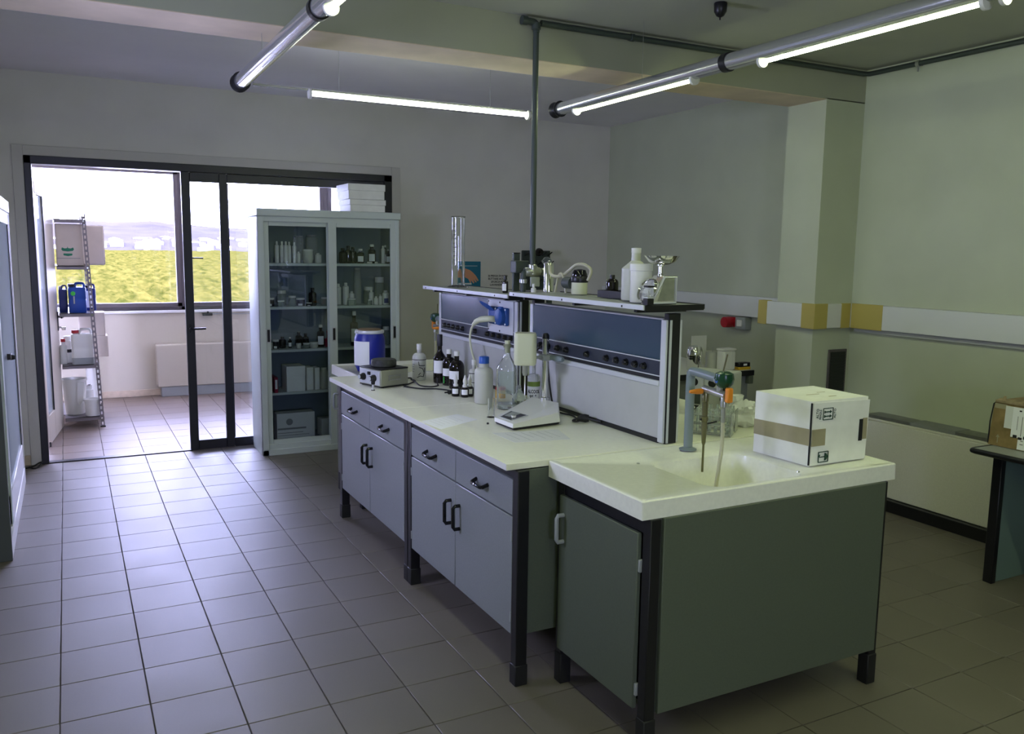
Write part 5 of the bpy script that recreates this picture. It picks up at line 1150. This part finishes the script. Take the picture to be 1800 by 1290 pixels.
for k in range(nn):
    y = Y1-.02-(Y1-Y0-.02)*k/(nn-1)
    for xx, zz in ((X0+.004, .956), (X0+.0, .966+.004*random.random()), (X0+.05, .972+.008*random.random()), (X0+.08, .968)): vs.append((xx+.004*random.random(), y, zz))
mb.add(vs, [(k*4+q, k*4+q+1, k*4+5+q, k*4+4+q) for k in range(nn-1) for q in range(3)]); wpart('torn_flap', mb, 'carton_torn', t)
wpart('torn_corner', MB().prism([(Y1-.07, .962), (Y1-.045, .962), (Y1-.05, .99), (Y1-.062, .992)], X0+.02, X0+.024, 'yz'), 'carton_torn', t)
wpart('dark_edge', MB().tube([(X0+.001, Y1, .735), (X0+.003, Y1-.001, .85), (X0+.010, Y1-.009, .945), (X0+.022, Y1-.022, .962)], .0035, 6), 'ink', t)
def lab(nm, y0, y1, z0, z1, m_, lift):
    f = lambda z: X0+(z-.7285)/.2265*.012-lift
    wpart(nm, MB().add([(f(z0), y0, z0), (f(z0), y1, z0), (f(z1), y1, z1), (f(z1), y0, z1), (f(z0)-.001, y0, z0), (f(z0)-.001, y1, z0), (f(z1)-.001, y1, z1), (f(z1)-.001, y0, z1)], [(0, 1, 2, 3), (7, 6, 5, 4), (0, 4, 5, 1), (1, 5, 6, 2), (2, 6, 7, 3), (3, 7, 4, 0)]), m_, t)
lab('yellow_tape', 2.62, 2.685, .925, .95, 'tape', .0008); lab('label_strip', 2.585, 2.625, .83, .945, 'paper_dim', .001); lab('label_strip', 2.47, 2.585, .79, .945, 'paper', .0012); lab('label_strip', 2.50, 2.545, .732, .792, 'paper', .0012)
for a in ((2.552, 2.572, .788, .803), (2.50, 2.518, .788, .803), (2.525, 2.545, .783, .795), (2.54, 2.552, .925, .932)): lab('print_block', *a, 'ink', .0024)
for a in ((2.531, 2.534, .80, .90), (2.518, 2.53, .775, .779), (2.516, 2.532, .758, .762), (2.555, 2.557, .83, .90), (2.50, 2.502, .82, .91)): lab('print_line', *a, 'ink_grey', .0024)
mb = MB().box(X0-.0005, X0+.003, 2.648, 2.652, .745, .785).add([(X0-.0005, 2.66, .775), (X0-.0005, 2.65, .79), (X0-.0005, 2.64, .775), (X0+.003, 2.66, .775), (X0+.003, 2.65, .79), (X0+.003, 2.64, .775)], [(0, 1, 2), (5, 4, 3), (0, 3, 4, 1), (1, 4, 5, 2), (2, 5, 3, 0)])
wpart('arrow_mark', mb, 'tape', t)
# side table behind bench, with items
TZ = .835
t = thing('side_table', 'white topped side table with black edge beside the column', 'table', (4.35, 5.2, 0))
wpart('top', MB().box(3.75, 4.60, 4.80, 5.95, TZ-.008, TZ, .001), 'white_plastic', t); wpart('edge_band', MB().box(3.748, 4.602, 4.785, 4.80, TZ-.042, TZ-.001, .002).box(3.735, 3.75, 4.785, 5.95, TZ-.042, TZ-.001, .002), 'black', t)
wpart('end_panel', MB().box(3.80, 4.58, 4.83, 4.85, 0.02, TZ-.045, .001), 'laminate', t); wpart('bracket', MB().box(4.555, 4.60, 4.79, 4.83, TZ-.105, TZ-.045, .003), 'laminate_dim', t)
wpart('end_panel', MB().box(3.80, 4.58, 5.9, 5.92, 0.02, TZ-.01, .001), 'laminate', t)
for xx in (3.8, 4.54):
    for yy in (4.85, 5.86): wpart('leg', MB().box(xx, xx+.04, yy, yy+.04, 0, TZ-.009, .002), 'black', t)
t = thing('chrome_container', 'polished chrome container with clamp lid on the side table', 'container', (4.16, 4.96, TZ))
part('body', MB().lathe([(.0005, 0), (.052, 0), (.055, .004), (.055, .10), (.0005, .10)], 26), 'chrome', t); part('lid', MB().lathe([(.060, .098), (.061, .108), (.058, .155), (.048, .178), (.024, .187), (.0005, .188)], 26), 'chrome', t); part('clamp', MB().box(-.006, .006, -.070, -.056, .01, .12, .002), 'chrome', t)
for a in (0, 2.1, 4.2): part('foot', MB().cyl((.04*math.cos(a), .04*math.sin(a), 0), (.04*math.cos(a), .04*math.sin(a), .003), .006, n=8), 'black', t)
t = thing('glass_beaker', 'cloudy glass beaker with a rod right of the chrome container', 'beaker', (4.33, 4.96, TZ))
part('wall', MB().lathe([(.0005, 0), (.046, 0), (.048, .004), (.048, .13), (.051, .135), (.046, .13), (.046, .006), (.0005, .006)], 26), 'milk_plastic', t); part('rod', MB().cyl((.0, .0, .01), (.006, .0, .17), .003, n=8), 'steel', t)
t = thing('white_card', 'pale blank card standing behind the beaker', 'card', (4.40, 5.20, TZ)); part('sheet', MB().box(-.075, .075, -.004, .004, 0, .23, .001), 'white_plastic', t); part('stand', MB().box(-.03, .03, .004, .05, 0, .006), 'white_plastic', t)
t = thing('white_box_canister', 'white box shaped canister left of the black yellow box', 'canister', (4.385, 4.865, TZ)); part('body', MB().box(-.062, .062, -.045, .045, 0, .155, .014), 'white_plastic', t); part('lid', MB().box(-.064, .064, -.047, .047, .150, .167, .006), 'white_plastic', t); part('seam', MB().box(.008, .012, -.0475, -.0455, .02, .15), 'carton_white', t)
t = thing('tool_box', 'small black and yellow box on the side table corner', 'box', (4.535, 4.85, TZ)); part('base', MB().box(-.058, .062, -.03, .03, 0, .022, .004), 'yellow', t); part('top', MB().box(-.055, .058, -.028, .028, .022, .055, .004), 'black', t); part('badge', MB().box(-.012, .022, -.0305, -.028, .032, .047), 'paper', t)
# wall prints
t = thing('poster', 'blue hand washing poster on the back wall', 'poster', (3.43, YB, 1.37)); yq = YB-.003
wpart('sheet', MB().box(3.302, 3.556, yq, YB-.0008, 1.36, 1.607), 'poster_blue', t)
hand = [(3.302, 1.50), (3.34, 1.535), (3.39, 1.54), (3.44, 1.525), (3.475, 1.50), (3.51, 1.465), (3.535, 1.425), (3.525, 1.418), (3.495, 1.445), (3.515, 1.41), (3.505, 1.405), (3.475, 1.435), (3.49, 1.40), (3.48, 1.396), (3.452, 1.43), (3.455, 1.402), (3.445, 1.40), (3.425, 1.44), (3.39, 1.455), (3.35, 1.45), (3.302, 1.455)]
wpart('printed_hands', MB().prism(hand, yq-.0016, yq), 'skin_print', t); wpart('printed_strip', MB().box(3.33, 3.46, yq-.0016, yq, 1.385, 1.40).box(3.33, 3.52, yq-.0016, yq, 1.562, 1.566), 'paper_dim', t)
t = thing('wall_notice', 'typed paper notice about the sink on the back wall', 'notice', (3.745, YB, 1.37)); wpart('sheet', MB().box(3.625, 3.865, YB-.002, YB-.0008, 1.35, 1.485), 'wall_lit', t)
for k, s_ in enumerate(('SI PREGA DI NON', 'BUTTARE ACQUA', 'SPORCA NEL', 'LAVANDINO')):
    text('lettering', s_, .026, 'ink', t, (0, -.0026, 1.468-k*.029-1.37), NY, width=(.21, .21, .15, .17)[k], bold=.0006)
# drying rack with hanging flasks on the back wall
t = thing('drying_rack', 'dark glassware drying rack with pegs on the back wall', 'drying rack', (4.18, YB, 1.30))
wpart('board', MB().box(4.00, 4.32, YB-.03, YB-.002, 1.33, 1.72, .006), 'pipe_green', t)
k = 0
for zi, z in enumerate((1.67, 1.58, 1.49, 1.40)):
    for xi in range(5):
        x = 4.03+xi*.065+(.02 if zi % 2 else 0); wpart('peg', MB().cyl((x, YB-.03, z), (x, YB-.11, z+.035), .006, n=8), 'black', t)
def flask(label, x, z, s, m_):
    f = thing('hanging_flask', label, 'flask', (x, YB-.166, z)); mb = MB().lathe([(.0005, -.10*s), (.035*s, -.095*s), (.048*s, -.06*s), (.05*s, -.03*s), (.035*s, .0), (.013*s, .02*s), (.012*s, .06*s), (.0005, .06*s)], 20)
    mb.v = [(p[0], p[2]*.9, p[1]) for p in mb.v]; part('body', mb, m_, f); part('rim', MB().lathe([(.013*s, -.003), (.016*s, 0), (.013*s, .003)], 12, (0, .05*s, 0), 'y'), 'white_plastic', f)
flask('pale round flask low at the left of the drying rack', 4.03, 1.525, 1.1, 'milk_plastic'); flask('pale flask low at the right of the drying rack', 4.245, 1.435, 1.1, 'milk_plastic'); flask('clear round flask at the top of the drying rack', 4.18, 1.615, .9, 'glass_cloudy'); flask('dark flask at the top left of the drying rack', 4.095, 1.705, .8, 'amber')

# ================================================================ CEILING THINGS
t = thing('ceiling_pipe', 'dark pipe under the ceiling along the beam and right wall', 'pipe', (XR-.03, BY0-.03, ZC)); z = ZC-.035
wpart('run', MB().tube([(2.388, BY0-.03, z), (4.96, BY0-.03, z), (4.985, BY0-.055, z), (4.985, -1.5, z)], .0165, 12), 'pipe_green', t)
for x_ in (3.0, 3.9): wpart('clip', MB().lathe([(.018, -.012), (.022, -.01), (.022, .01), (.018, .012)], 12, (x_, BY0-.03, z), 'x').box(x_-.01, x_+.01, BY0-.012, BY0-.0005, z-.012, z+.012), 'pipe_green', t)
for y_ in (3.85, 2.6): wpart('clip', MB().lathe([(.018, -.012), (.022, -.01), (.022, .01), (.018, .012)], 12, (4.985, y_, z), 'y').box(4.99, XR-.0005, y_-.01, y_+.01, z-.012, z+.012).cyl((4.985, y_, z-.05), (4.985, y_, z-.01), .006, n=8), 'steel', t)
t = thing('lamp_holder', 'small black lamp holder hanging from the ceiling', 'lamp holder', (3.06, 3.56, ZC))
part('cup', MB().lathe([(.0005, 0), (.032, 0), (.034, -.004), (.032, -.045), (.020, -.065), (.007, -.072), (.0005, -.074)], 18), 'black', t); part('tip', MB().cyl((0, 0, -.073), (0, 0, -.085), .004, n=8), 'black', t)
def lamp(label, p0, p1, tubes, rings, caps, r=.040, dz=.038, wires=(), tm='tube_light'):
    """ suspended tubular lamp """
    p0 = Vector(p0); p1 = Vector(p1); d = (p1-p0).normalized(); ax = 'y' if abs(d.y) > .5 else 'x'
    t = thing('tube_lamp', label, 'lamp', p0)
    wpart('profile', MB().cyl(p0, p1, r, n=28), 'lamp_body', t)
    for q in tubes:
        a = p0+d*q[0]+Vector((0, 0, -dz)); b_ = p0+d*q[1]+Vector((0, 0, -dz))
        tb = wpart('fluorescent_tube', MB().cyl(a, b_, .013, n=14), tm, t)
        for e in (a, b_): wpart('lamp_holder', MB().lathe([(.015, -.010), (.030, -.008), (.030, .008), (.015, .010)], 16, tuple(e), ax).cyl(e, e+Vector((0, 0, dz*.6)), .008, n=8), 'white_plastic', tb)
    for q in rings:
        c = p0+d*q; wpart('joint_ring', MB().lathe([(r, -.022), (r+.006, -.018), (r+.006, .018), (r, .022)], 26, tuple(c), ax), 'black', t)
    for q in caps:
        c = p0+d*q; wpart('end_cap', MB().lathe([(.0005, -.035), (r+.012, -.035), (r+.008, -.02), (r-.006, 0), (r+.008, .02), (r+.012, .035), (.0005, .035)], 22, tuple(c), ax), 'black', t)
    for q in wires:
        c = p0+d*q; wpart('suspension_wire', MB().cyl(c, (c.x, c.y, ZC-.0008), .0012, n=5), 'steel', t)
    return t
zl = 2.632
lamp('tubular lamp at the left, running towards the doorway', (.917, 5.06, zl-.01), (.917, -2.6, zl-.01), [(1.84, 3.7), (3.85, 5.4), (5.5, 7.0)], [1.67], [.0], wires=(.6, 3.2, 6.0))  # rear tubes, out of view, added to light the camera-facing sides
lamp('tubular lamp at the right, running towards the right foreground', (2.92, 4.93, zl), (2.92, -2.6, zl), [(.21, 1.355), (1.84, 2.93), (3.0, 3.9), (4.0, 5.5), (5.6, 7.1)], [1.60], [-.02], wires=(.9, 2.6, 3.8, 6.0))  # tubes behind the camera are added here too, for fill light
t = lamp('slim tubular lamp across the room between the two long lamps', (.99, 5.09, 2.625), (2.83, 5.09, 2.625), [(.325, 1.78)], [], [], r=.010, dz=.023, wires=(.5, 1.5), tm='tube_dim')
